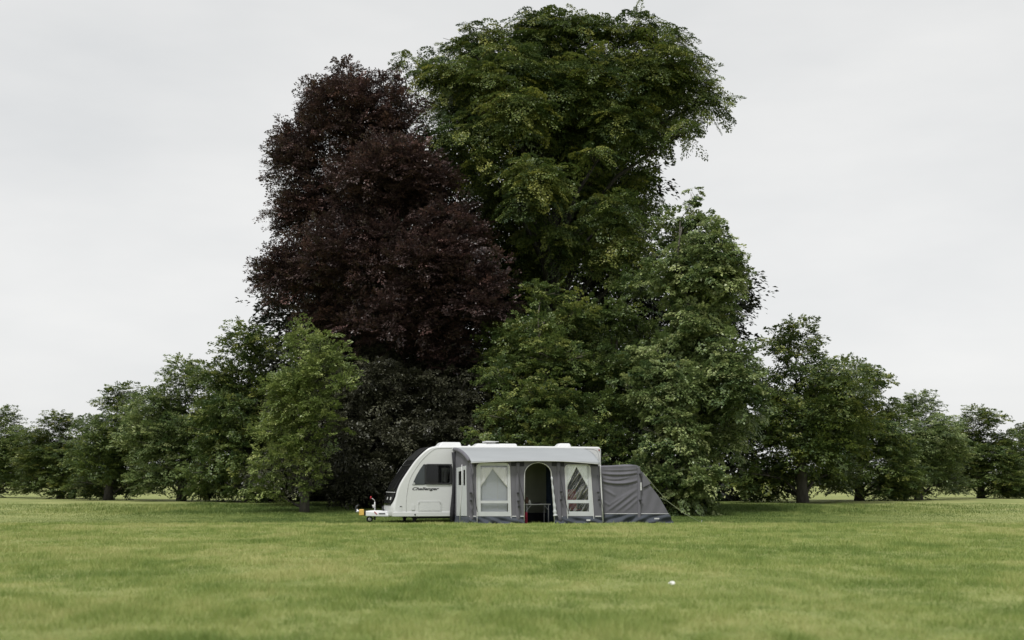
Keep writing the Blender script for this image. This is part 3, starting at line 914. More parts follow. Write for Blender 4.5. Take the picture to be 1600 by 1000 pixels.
    s.tube([SIDE.to3(p[0], p[1], 0.0) for p in sp], 0.009, 6); s.build('panel_seam', M['groove'], rt, smooth=True)
    # name on the side
    tcu = bpy.data.curves.new('lettering', 'FONT'); tcu.body = 'Challenger'; tcu.shear = 0.35; tcu.offset = 0.028; tcu.extrude = 0.0
    tob = bpy.data.objects.new('lettering', tcu)
    me = bpy.data.meshes.new_from_object(tob); bpy.data.objects.remove(tob)
    co = np.array([v.co[:] for v in me.vertices])
    x0, z0 = SIDE.pt(644.2, 767.4); x1, z1 = SIDE.pt(686, 761.3)
    co[:, 0] = (co[:, 0] - co[:, 0].min()) / np.ptp(co[:, 0]) * (x1 - x0) + x0
    co[:, 1] = (co[:, 1] - co[:, 1].min()) / np.ptp(co[:, 1]) * (z1 - z0) + z0
    for v, c_ in zip(me.vertices, co):
        v.co = (c_[0] - xm, -0.004 - W / 2, c_[1])
    link_mesh('lettering', me, M['text'], rt, smooth=False)
    # roof lights and vents
    def hump(name, px0, px1, pyt, t0, t1, y0, y1, pyb=697.2):
        ym = (y0 + y1) / 2
        xa, xb = pl(px0, pyb, ym)[0], pl(px1, pyb, ym)[0]
        zt = pl((px0 + px1) / 2, pyt, ym)[2]; zb_ = SIDE.pt(760, 697.3)[1] - 0.03
        h_ = MB()
        ta, tb = t0 * 0.02, t1 * 0.02
        v = [(xa, y0, zb_), (xb, y0, zb_), (xb, y1, zb_), (xa, y1, zb_), (xa + ta, y0 + .08, zt), (xb - tb, y0 + .08, zt), (xb - tb, y1 - .08, zt), (xa + ta, y1 - .08, zt)]
        h_.add(v, [(3, 2, 1, 0), (4, 5, 6, 7), (0, 1, 5, 4), (1, 2, 6, 5), (2, 3, 7, 6), (3, 0, 4, 7)])
        return h_.build(name, M['white_trim'], rt, bevel=0.04, seg=3)
    hump('roof_light', 680.5, 718.5, 691.3, 7, 2, 0.5, 1.3)
    hump('roof_vent', 730.5, 735, 695, 1, 1, 0.6, 0.9)
    hv = hump('roof_light', 735, 806, 693.4, 10, 2, 0.6, 1.3)
    lo = pl(757, 691.6, 0.9); hi = pl(777, 689.4, 0.9)
    h = MB(); xa, xb = lo[0], hi[0]
    h.add([(xa, .65, lo[2]), (xb, .65, lo[2] + .02), (xb, 1.25, lo[2] + .02), (xa, 1.25, lo[2]), (xa, .65, hi[2] + .0), (xb, .65, hi[2] - .015), (xb, 1.25, hi[2] - .015), (xa, 1.25, hi[2])],
          [(3, 2, 1, 0), (4, 5, 6, 7), (0, 1, 5, 4), (1, 2, 6, 5), (2, 3, 7, 6), (3, 0, 4, 7)])
    h.build('lid', M['white_trim'], hv, bevel=0.012)
    zt = pl(770, 693.4, .95)[2]
    h = MB(); h.box((xa + .1, .72, zt - .01), (xb - .1, 1.18, lo[2] + .005)); h.build('vent_opening', M['groove'], hv)
    hump('roof_light', 864.5, 890.5, 692.9, 9, 2, 0.7, 1.2)
    # chassis, steadies, wheels
    x0, x1 = SIDE.pt(618, 806)[0], bot[0] - 0.2
    ch = MB()
    for y in (0.35, W - 0.45):
        ch.box((x0 + 0.6, y, zb - 0.075), (x1, y + 0.06, zb + 0.01))
    ch.box((x0 + .1, 0.12, zb - 0.02), (x1, W - 0.12, zb + 0.01))
    ch.build('chassis', M['dark_metal'], rt)
    for px, yl in ((631.5, 1.75), (647, 0.45)):
        lg = MB(); c_ = pl(px, 807, yl); g_ = local_ground(c_[0], yl)
        lg.tube([(c_[0], yl, zb), (c_[0] + 0.02, yl, g_ + 0.02)], [0.07, 0.045], 8)
        lg.tube([(c_[0] - 0.11, yl, zb), (c_[0], yl, g_ + 0.10)], 0.018, 6)
        lg.tube([(c_[0] + 0.16, yl, zb), (c_[0] + 0.02, yl, g_ + 0.08)], 0.018, 6)
        l_ = lg.build('corner_steady', M['dark_metal'], rt)
        f_ = MB(); f_.box((c_[0] - 0.08, yl - 0.08, g_ - 0.005), (c_[0] + 0.12, yl + 0.08, g_ + 0.03), 0.01); f_.build('foot', M['dark_metal'], l_)
    xw = pl(800, 800)[0]
    for y in (0.16, W - 0.34):
        gw = local_ground(xw, y)
        w_ = MB(); w_.lathe((xw, y, gw + 0.315), (0, 1, 0), [(0, 0.2), (0.0, 0.29), (0.03, 0.32), (0.15, 0.32), (0.18, 0.29), (0.18, 0.2)], 28)
        wo = w_.build('wheel', M['rubber'], rt, smooth=False)
        r_ = MB(); r_.lathe((xw, y - 0.004, gw + 0.315), (0, 1, 0), [(0.0, 0.04), (0.02, 0.18), (0, 0.195), (0.19, 0.195)], 24); r_.build('rim', M['steel'], wo)
    # drawbar: A-frame, cover, coupling, lock, brake lever, jockey wheel
    Hp = lambda px, py: pl(px, py, 1.12)
    af = MB()
    tip = Hp(569, 803)
    for s_ in (-1, 1):
        af.tube([(tip[0], 1.12, tip[2]), (x0 + 0.7, 1.12 + s_ * 0.8, zb - 0.02)], 0.035, 8)
    af.tube([(tip[0] - 0.05, 1.12, tip[2]), (tip[0] + 0.25, 1.12, tip[2])], 0.05, 10)
    af.build('drawbar', M['dark_metal'], rt)
    a = Hp(571, 806.5); b_ = Hp(571, 798.6); c_ = Hp(582, 797.4); d_ = Hp(596, 797.6); e_ = Hp(613, 800.5); f_ = Hp(613, 806.8)
    cv = MB(); ol = [a, b_, c_, d_, e_, f_]
    hw = [0.14, 0.13, 0.2, 0.3, 0.5, 0.52]
    vs = [(p[0], 1.12 - w, p[2]) for p, w in zip(ol, hw)] + [(p[0], 1.12 + w, p[2]) for p, w in zip(ol, hw)]
    cv.add(vs, [(0, 1, 2, 3, 4, 5), (11, 10, 9, 8, 7, 6)] + [(i, (i + 1) % 6, (i + 1) % 6 + 6, i + 6) for i in range(6)])
    cover = cv.build('drawbar_cover', M['white_trim'], rt, bevel=0.02, seg=2)
    CP = Plane((Hp(571, 803)[0], 1.12 - 0.135), (Hp(613, 803)[0], 1.12 - 0.515))
    st = MB(); st.plate(CP, CP.pts([(584.2, 799.6), (585.6, 799.2), (589.6, 803.2), (588.4, 804.0)]), [], 0.0, 0.012); st.build('stripe', M['red'], cover)
    st = MB()
    for k in range(7):
        xk = 592.2 + k * 1.45
        st.plate(CP, CP.pts([(xk, 802.9), (xk + 1.0, 802.9), (xk + 1.0, 801.4), (xk, 801.4)]), [], 0.0, 0.02)
    st.build('lettering', M['text'], cover)
    col = MB(); p0, p1 = Hp(568, 801), Hp(571.5, 801.2)
    col.tube([(p0[0], 1.12, p0[2]), (p1[0], 1.12, p1[2])], 0.06, 12); col.build('overrun_collar', M['rubber'], rt, smooth=True)
    lk = MB(); p0, p1 = Hp(561, 805.4), Hp(568.4, 795.7)
    lk.box((p0[0], 1.02, p0[2]), (p1[0], 1.22, p1[2])); lk.build('hitch_lock', M['yellow'], rt, bevel=0.02)
    cp = MB(); p0, p1 = Hp(556, 800), Hp(561.5, 799)
    cp.tube([(p0[0], 1.12, p0[2]), (p0[0] + 0.06, 1.12, p0[2] + 0.015), (p1[0] + 0.03, 1.12, p1[2])], [0.035, 0.06, 0.04], 12)
    cp.tube([(p0[0] + 0.045, 1.12, p0[2] + 0.02), Hp(558, 795.5)], [0.03, 0.022], 8)
    cph = cp.build('coupling_head', M['steel'], rt, smooth=True)
    hd = MB(); hd.tube([Hp(555.6, 800.5), Hp(555.8, 796), Hp(557.2, 791.5), Hp(560, 788.8)], [0.022, 0.032, 0.034, 0.022], 8); hd.build('coupling_handle', M['black'], cph, smooth=True)
    bl = MB(); bl.tube([Hp(585.6, 798), Hp(585.6, 788), Hp(585.6, 784)], [0.022, 0.024, 0.014], 8)
    bl.tube([Hp(585.6, 784.5), Hp(585, 781.6), Hp(583.2, 780), Hp(581, 778.9)], 0.0095, 6)
    jp = bl.build('jockey_winder', M['piping'], rt, smooth=True)
    kn = MB(); q = Hp(579.3, 777.3); kn.lathe(q - np.array([0, 0, 0.05]), (0.1, 0, 1), [(0, 0.012), (0.02, 0.026), (0.07, 0.026), (0.09, 0.012)], 10); kn.build('knob', M['red'], jp, smooth=True)
    hb = MB(); hb.tube([Hp(584.4, 793), Hp(582.6, 788.8)], [0.026, 0.03], 8); hb.build('clamp_handle', M['piping'], rt, smooth=True)
    ht = MB(); ht.tube([Hp(599.5, 798), Hp(598.2, 795), Hp(597.4, 791.4)], [0.045, 0.03, 0.012], 8); ht.build('handbrake_lever', M['black'], rt, smooth=True)
    jx = Hp(585.6, 806); gj = local_ground(jx[0], 1.12)
    js = MB(); js.tube([(jx[0], 1.12, Hp(585.6, 806)[2] + 0.02), (jx[0], 1.12, gj + 0.07)], 0.03, 10)
    jc = Hp(577.3, 817); jw = np.array([jc[0], 1.12, gj + 0.10])
    js.tube([(jx[0], 1.12, gj + 0.12), (jw[0] + .02, 1.06, gj + 0.16), (jw[0], 1.055, gj + 0.1)], 0.016, 6)
    js.build('jockey_post', M['dark_metal'], rt)
    jt = MB(); jt.lathe(jw + np.array([0, -0.035, 0]), (0, 1, 0), [(0, 0.05), (0, 0.08), (0.012, 0.1), (0.058, 0.1), (0.07, 0.08), (0.07, 0.05)], 24)
    jwo = jt.build('jockey_wheel', M['rubber'], rt)
    jr = MB(); jr.lathe(jw + np.array([0, -0.04, 0]), (0, 1, 0), [(0, 0.02), (0.005, 0.052), (0.075, 0.052), (0.08, 0.02)], 20); jr.build('rim', M['steel'], jwo)

# ================================================================== AWNING
AD = 2.7
def build_awning():
    FR = Plane((0, -AD), (1, -AD))
    fz = lambda px, py: FR.pt(px, py)
    xl_r = pl(710.5, 702, 0)[0]; xl_f = fz(734, 720)[0]
    xr_r = pl(907, 702, 0)[0]; xr_f = fz(934.5, 720)[0]
    xm = (xl_f + xr_f) / 2
    rt = root('awning', (xm, -AD / 2, 0.0), 'grey caravan awning with pale roof, curtained windows and open arched doorway', 'awning')
    zr = pl(800, 700.2, 0)[2]; zf = fz(835, 717.5)[1]
    # roof sheet
    ns, nu = 16, 49
    P = np.zeros((ns + 4, nu, 3))
    hem = lambda u: 723.6 - 3.2 * math.sin(math.pi * min(1, u * 1.0)) ** 0.8 + 2.0 * max(0, u - 0.7) / 0.3
    for a in range(ns + 4):
        for b in range(nu):
            u = b / (nu - 1)
            if a < ns:
                s = a / (ns - 1)
                x = (xl_r + (xl_f - xl_r) * s ** 1.5) * (1 - u) + (xr_r + (xr_f - xr_r) * s ** 1.5) * u
                z = zr + (zf - zr) * (0.25 * s + 0.75 * s ** 2.2)
                sag = 0.02 * math.sin(u * math.pi * 4) ** 2 * math.sin(s * math.pi)
                P[a, b] = (x, 0.0 - AD * s, z - sag)
            else:
                q = (a - ns + 1) / 4
                xw = xl_f * (1 - u) + xr_f * u
                pxh = 731 + (934 - 731) * u
                zh = fz(pxh, hem(u))[1]
                z = zf + (zh - zf) * q
                P[a, b] = (xw + 0.012 * math.sin(u * 60) * q * 0.3, -AD - 0.17 * math.sin(min(1, q * 1.3) * math.pi / 2) - 0.012 * math.sin(u * 40 + 1) * q, z)
    g = MB(); g.grid(P); roof = g.build('roof', M['fabric_light'], rt, smooth=True, solid=0.01)
    e = MB(); e.tube([tuple(P[-1, b] + np.array([0, -0.006, 0])) for b in range(nu)], 0.012, 6); e.build('hem', M['groove'], roof, smooth=True)
    # front wall with openings
    zb = fz(835, 806.8)[1]
    win1 = fz(744.7, 806.6); 
    def arch(px0, px1, pyb, pys, pyt, pxb0=None, pxb1=None, n=14):
        """arch outline from bottom left up and over to bottom right (pixels)"""
        pxb0 = px0 if pxb0 is None else pxb0; pxb1 = px1 if pxb1 is None else pxb1
        c = (px0 + px1) / 2; rx = (px1 - px0) / 2
        L = [(pxb0, pyb)]
        for k in range(n + 1):
            a = math.pi * (1 - k / n)
            L.append((c + rx * math.cos(a), pys - (pys - pyt) * math.sin(a)))
        L.append((pxb1, pyb))
        return L
    def win_outline(px0, px1, pyt, pyb, pxb0, pxb1, r=7):
        L = [(pxb0, pyb)]
        for k in range(6):
            a = math.pi - math.pi / 2 * k / 5
            L.append((px0 + r + r * math.cos(a), pyt + r - r * math.sin(a)))
        for k in range(6):
            a = math.pi / 2 - math.pi / 2 * k / 5
            L.append((px1 - r + r * math.cos(a), pyt + r - r * math.sin(a)))
        L.append((pxb1, pyb))
        return L
    door = arch(819.6, 861.3, 817.5, 741, 722.8, 818.8, 866.5)
    w1 = win_outline(744.8, 796.2, 723.6, 806.6, 745.3, 798.4)
    w2 = win_outline(882.4, 922.2, 726.2, 806.3, 886.6, 927.4, 6)
    outer = [(732.6, 807), (734.6, 721)] + [(934.4, 721)] + [(941.4, 807)]
    path = [(732.6, 807), (734.4, 721), (934.6, 721), (941.6, 807)]
    db = [(p[0], min(p[1], 807)) for p in door]
    path += list(reversed(db))
    fw = MB()
    fw.plate(FR, FR.pts(path), [FR.pts(w1), FR.pts(w2)], -0.012, 0.0)
    wall = fw.build('front_wall', M['fabric'], rt)
    # windows
    def window(outl, panes, apex, left, right, pane_m, blind=False):
        (u0, u1, vt, vb), (l0, l1, lt, lb) = panes
        f = MB()
        up = FR.pts([(u0, vb), (u0, vt), (u1, vt), (u1, vb)]); lp = FR.pts([(l0, lb), (l0, lt), (l1, lt), (l1, lb)])
        f.plate(FR, FR.pts(outl), [up, lp], -0.010, 0.006)
        w = f.build('window', M['cream'], rt)
        for (px, side, top) in ((apex[0], left, u0), (apex[0], right, u1)):
            # curtain drawn back: a pleated triangle hanging behind the pane
            c0 = FR.pt(px, apex[1]); c1 = FR.pt(top, apex[1] - 3); c2 = FR.pt(*side)
            n_ = 14; Pg = np.zeros((n_, 10, 3))
            for a in range(n_):
                for b in range(10):
                    s = a / (n_ - 1); v = b / 9
                    t_top = c0[0] * (1 - s) + c1[0] * s; z_top = FR.pt(px, apex[1] - 2.5)[1]
                    t_bot = c0[0] + (c2[0] - c0[0]) * 1.0; 
                    # lower edge runs from the apex to the tie-back
                    t_low = c0[0] + (c2[0] - c0[0]) * s; z_low = c0[1] + (c2[1] - c0[1]) * s
                    tt = t_top * (1 - v) + t_low * v; zz = z_top * (1 - v) + z_low * v
                    q = FR.to3(tt, zz, -0.026 + 0.012 * math.sin(s * 18 + v * 2))
                    Pg[a, b] = q
            cg = MB(); cg.grid(Pg); cg.build('curtain', M['curtain'], w, smooth=True, solid=0.004)
        pm = MB(); pm.plate(FR, up, [], -0.009, -0.006); pm.plate(FR, lp, [], -0.009, -0.006); pm.build('pane', pane_m, w)
        if blind:
            bm = MB(); bm.plate(FR, FR.pts([(u0, lb), (u0, vt), (u1, vt), (u1, lb)]), [], -0.075, -0.065); b_ = bm.build('blind', M['blind'], w)
            for px_ in (u0 + 27.5,):
                t_ = MB(); t_.tube([FR.to3(*FR.pt(px_, vt + 2), -0.064), FR.to3(*FR.pt(px_, lb - 1), -0.064)], 0.008, 5); t_.build('blind_seam', M['groove'], b_)
        return w
    wo1 = window(w1, ((750.8, 793.0, 727.5, 782.2), (751.2, 794.0, 786.3, 799.4)), (770, 732.5), (751.2, 761.5), (792.8, 761.5), M['vinyl2'], True)
    wo2 = window(w2, ((886.4, 919.2, 727.0, 781.2), (888.0, 920.4, 786.2, 799.2)), (901, 729.0), (886.8, 760.5), (919.0, 761.5), M['vinyl'])
    # white piping round the openings, running on to the ground
    def pipe(L, name, parent, r=0.013, m='piping'):
        t = MB(); t.tube([FR.to3(*FR.pt(*p), 0.012) for p in L], r, 6); return t.build(name, M[m], parent, smooth=True)
    def toground(L, g0, g1):
        return [g0] + L + [g1]
    pipe(toground(w1, (745.4, 819), (799.2, 819)), 'piping', wo1)
    pipe(toground(w2, (887.2, 818), (928.3, 818)), 'piping', wo2)
    dl = list(door); 
    pipe(dl[:10], 'door_piping', rt)
    pipe(dl[9:], 'door_piping', rt, 0.016)
    # rolled door panel tied at the right of the doorway
    Lr = smooth_path([(861.6, 745), (863, 760), (864.6, 775), (866, 790), (866.6, 800), (867.4, 806)], 4)
    t = MB(); k = len(Lr)
    t.tube([FR.to3(*FR.pt(*p), 0.03) for p in Lr], [0.022 + 0.05 * (i / k) ** 2.2 + 0.012 * math.sin(i * 1.7) for i in range(k)], 8)
    t.build('rolled_door', M['cream'], rt, smooth=True)
    # hem tapes above the mud flaps
    for a, b in ((733.5, 743.6), (800.2, 808), (813, 818.6), (872, 879), (930, 939.4)):
        hb = MB()
        hb.plate(FR, FR.pts([(a, 807.4), (b, 807.4), (b, 806.0), (a, 806.0)]), [], 0.002, 0.010)
        hb.build('hem_tape', M['piping'], rt)
    # mud flaps: wrinkled strips down to the grass
    def flap(name, plane, px0, px1, pyt, m, parent, seed, out=0.10, n=40):
        r_ = np.random.default_rng(seed)
        Pg = np.zeros((n, 8, 3))
        t0, zt0 = plane.pt(px0, pyt); t1, zt1 = plane.pt(px1, pyt)
        ph = r_.uniform(0, 6, 4)
        for a in range(n):
            s = a / (n - 1)
            for b in range(8):
                v = b / 7
                t_ = t0 + (t1 - t0) * s; zt = zt0 + (zt1 - zt0) * s
                w = (t_ * 9 + v * 4)
                f_ = v * (0.5 + 0.5 * math.sin(w + ph[0])) * 0.07 + 0.04 * math.sin(t_ * 13 - v * 7 + ph[1] + 2 * math.sin(t_ * 3)) * min(1, v * 3)
                q = plane.to3(t_, 0, -0.004 + f_ + out * v * v * 0.6)
                gz_ = local_ground(q[0], q[1])
                Pg[a, b] = (q[0], q[1], zt * (1 - v) + (gz_ - 0.01) * v)
        g_ = MB(); g_.grid(Pg); return g_.build(name, m, parent, smooth=True, solid=0.004)
    flap('mud_flap', FR, 732.8, 819, 807, M['flap'], rt, 1)
    f2 = flap('mud_flap', FR, 866.6, 941.6, 807, M['flap'], rt, 2)
    lb = MB(); lb.plate(FR, FR.pts([(914.8, 813.8), (920.8, 813.8), (920.8, 811.4), (914.8, 811.4)]), [], 0.10, 0.106); lb.build('tag', M['piping'], f2)
    # air-pole sleeves at the front corners and beside the openings
    for pxa, pxb in ((738.5, 736.5), (809, 809.6), (872.5, 875.5)):
        t = MB(); a_, b_ = FR.pt(pxa, 723), FR.pt(pxb, 816.5)
        n_ = 12; pts_ = [(a_[0] + (b_[0] - a_[0]) * k / n_, a_[1] + (b_[1] - a_[1]) * k / n_) for k in range(n_ + 1)]
        t.tube([FR.to3(p[0], p[1], -0.03 + 0.004 * math.sin(k * 1.9)) for k, p in enumerate(pts_)], 0.07, 10)
        t.build('air_pole', M['fabric'], rt, smooth=True)
    # straps and their buckles
    for (a, b) in (((735.6, 728), (745, 800)), ((807.2, 728), (820, 788)), ((872.6, 728), (887.4, 803)), ((933.5, 742), (943.5, 808))):
        mid = (a[0] + (b[0] - a[0]) * 0.42, a[1] + (b[1] - a[1]) * 0.55)
        t = MB(); t.tube([FR.to3(*FR.pt(*a), 0.02), FR.to3(*FR.pt(*mid), 0.07), FR.to3(*FR.pt(*b), 0.09)], [0.006, 0.007, 0.009], 6)
        t.build('strap', M['strap'], rt, smooth=True)
    for px, py in ((734.8, 770.5), (735.2, 782), (808.5, 770.5), (809.2, 783), (810.2, 791), (876, 768.5), (876, 781), (933.6, 769.5), (935, 781)):
        t = MB(); c = FR.pt(px, py)
        t.box((c[0] - 0.035, -AD - 0.085, c[1] - 0.03), (c[0] + 0.035, -AD - 0.045, c[1] + 0.025)); t.build('buckle', M['black'], rt, bevel=0.008)
    # pale piped edge at the right corner
    t = MB(); L = [(937.3, 727), (938.6, 750), (940.2, 780), (941.9, 815.5)]
    t.tube([FR.to3(*FR.pt(*p), 0.015) for p in L], 0.022, 8); t.build('corner_piping', M['piping'], rt, smooth=True)
    # side walls
    for sgn_, (xa, xb) in (('left', (xl_r, xl_f)), ('right', (xr_r, xr_f))):
        SW = Plane((xa, 0), (xb, -AD)) if sgn_ == 'left' else Plane((xb, -AD), (xa, 0))
        if sgn_ == 'left':
            SW.n = -SW.n if SW.n[0] > 0 else SW.n
        def sz(t_):
            s = t_ / SW.len
            s = s if sgn_ == 'left' else 1 - s
            return zr + (zf - zr) * (0.25 * s + 0.75 * s ** 2.2)
        top = [(SW.len * k / 14, sz(SW.len * k / 14) - 0.012) for k in range(15)]
        zlow = SW.pt(725, 807)[1] if sgn_ == 'left' else 0.2
        holes = []
        if sgn_ == 'left':
            wa = SW.pts([(716.6, 758), (716.6, 737), (721.8, 735.6), (721.8, 758)]); wb = SW.pts([(724.2, 758.5), (724.2, 734.6), (727.2, 733.8), (727.2, 758.5)])
            holes = [wa, wb]
        s_ = MB(); s_.plate(SW, [(0.0, zlow), *top, (SW.len, zlow)], holes, -0.012, 0.0)
        sw = s_.build('side_wall', M['fabric'], rt)
        if sgn_ == 'left':
            for hh in holes:
                q = MB(); q.plate(SW, hh, [], -0.010, -0.006); q.build('side_pane', M['vinyl2'], sw)
            q = MB(); q.plate(SW, SW.pts([(713.6, 806), (713.6, 731), (728.6, 727.5), (729.8, 806)]), [SW.pts([(716.6, 758), (716.6, 737), (721.8, 735.6), (721.8, 758)]), SW.pts([(724.2, 758.5), (724.2, 734.6), (727.2, 733.8), (727.2, 758.5)]), SW.pts([(721.9, 806), (722.6, 728), (723.4, 728), (723.2, 806)])][:2], 0.002, 0.008)
            q.build('side_panel', M['cream'], sw)
            t = MB(); t.tube([SW.to3(*SW.pt(*p), 0.02) for p in ((722.8, 726), (722.5, 760), (721, 785), (720, 816))], [0.012, 0.012, 0.02, 0.025], 8); t.build('side_seam', M['piping'], sw, smooth=True)
            t = MB(); t.tube([SW.to3(0.12, SW.pt(716, py)[1], o_) for py, o_ in ((706, 0.03), (728, 0.02), (770, 0.05), (800, 0.09), (817, 0.08))], [0.09, 0.06, 0.05, 0.07, 0.08], 10); t.build('rear_pad', M['fabric_dark'], sw, smooth=True)
            n_ = 12
            t = MB(); t.tube([SW.to3(SW.len * k / n_, sz(SW.len * k / n_) - 0.05, 0.01) for k in range(n_ + 1)], 0.06, 8); t.build('gable_sleeve', M['fabric'], sw, smooth=True)
        # flap
        n_ = 30; Pg = np.zeros((n_, 5, 3))
        for a in range(n_):
            for b in range(5):
                t_ = SW.len * a / (n_ - 1); v = b / 4
                q = SW.to3(t_, 0, -0.004 + 0.06 * v * v + 0.02 * math.sin(t_ * 14 + v * 3) * v)
                Pg[a, b] = (q[0], q[1], zlow * (1 - v) + (local_ground(q[0], q[1]) - 0.01) * v)
        g_ = MB(); g_.grid(Pg); g_.build('mud_flap', M['flap'], rt, smooth=True, solid=0.004)
    # dark strips for the roof hem's shadow, then added sheets that darken the inside
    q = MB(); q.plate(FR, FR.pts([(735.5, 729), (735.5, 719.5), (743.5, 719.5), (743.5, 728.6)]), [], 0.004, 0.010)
    q.build('hem_shade_strip', M['fabric_dark'], rt)
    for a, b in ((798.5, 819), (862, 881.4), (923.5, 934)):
        q = MB(); q.plate(FR, FR.pts([(a, 728.2), (a, 719.5), (b, 719.5), (b, 728.8)]), [], 0.004, 0.010); q.build('hem_shade_strip', M['fabric_dark'], rt)
    xa, xb = pl(853.5, 750, -0.9)[0], xr_r - 0.15
    Pg = np.zeros((30, 12, 3))
    for a in range(30):
        for b in range(12):
            u = a / 29; v = b / 11; x = xa + (xb - xa) * u
            g0 = local_ground(x, -0.9) + 0.02
            Pg[a, b] = (x, -0.9 + 0.025 * math.sin(u * 34 + v), g0 + (1.98 - g0) * v)
    q = MB(); q.grid(Pg); q.build('navy_shade_sheet', M['navy'], rt, smooth=True, solid=0.006)  # added sheet, makes the space behind the right window read dark
    xa, xb = xl_r + 0.1, xr_r - 0.1
    Pg = np.zeros((60, 4, 3))
    for a in range(60):
        for b in range(4):
            u = a / 59; v = b / 3; x = xa + (xb - xa) * u
            g0 = local_ground(x, -0.06) + 0.01
            Pg[a, b] = (x, -0.06 + 0.012 * math.sin(u * 50 + v), g0 + (pl(840, 801, -0.06)[2] - g0) * v)
    q = MB(); q.grid(Pg); q.build('low_shade_sheet', M['fabric_dark'], rt, smooth=True, solid=0.006)  # added dark sheet, gives the black shade low on the caravan wall
    Pl = np.zeros((60, 4, 3))
    zt_ = pl(840, 801, -0.06)[2]
    for a in range(60):
        for b in range(4):
            Pl[a, b] = (Pg[a, b][0], -0.05 + 0.012 * math.sin(a * 0.8 + b * 0.3), zt_ + 0.004 + (zr - 0.12 - zt_) * b / 3)
    q = MB(); q.grid(Pl); q.build('wall_shade_sheet', M['olive'], rt, smooth=True, solid=0.006)  # added olive sheet, stands in for dim light on the white wall
    # groundsheet inside
    g_ = MB(); n_ = 14; Pg = np.zeros((n_, n_, 3))
    for a in range(n_):
        for b in range(n_):
            x = xl_f + 0.06 + (xr_f - xl_f - 0.12) * a / (n_ - 1); y = -AD + 0.06 + (AD - 0.1) * b / (n_ - 1)
            Pg[a, b] = (x, y, local_ground(x, y) + 0.012)
    g_.grid(Pg); g_.build('groundsheet', M['fabric_dark'], rt, smooth=True, solid=0.004)

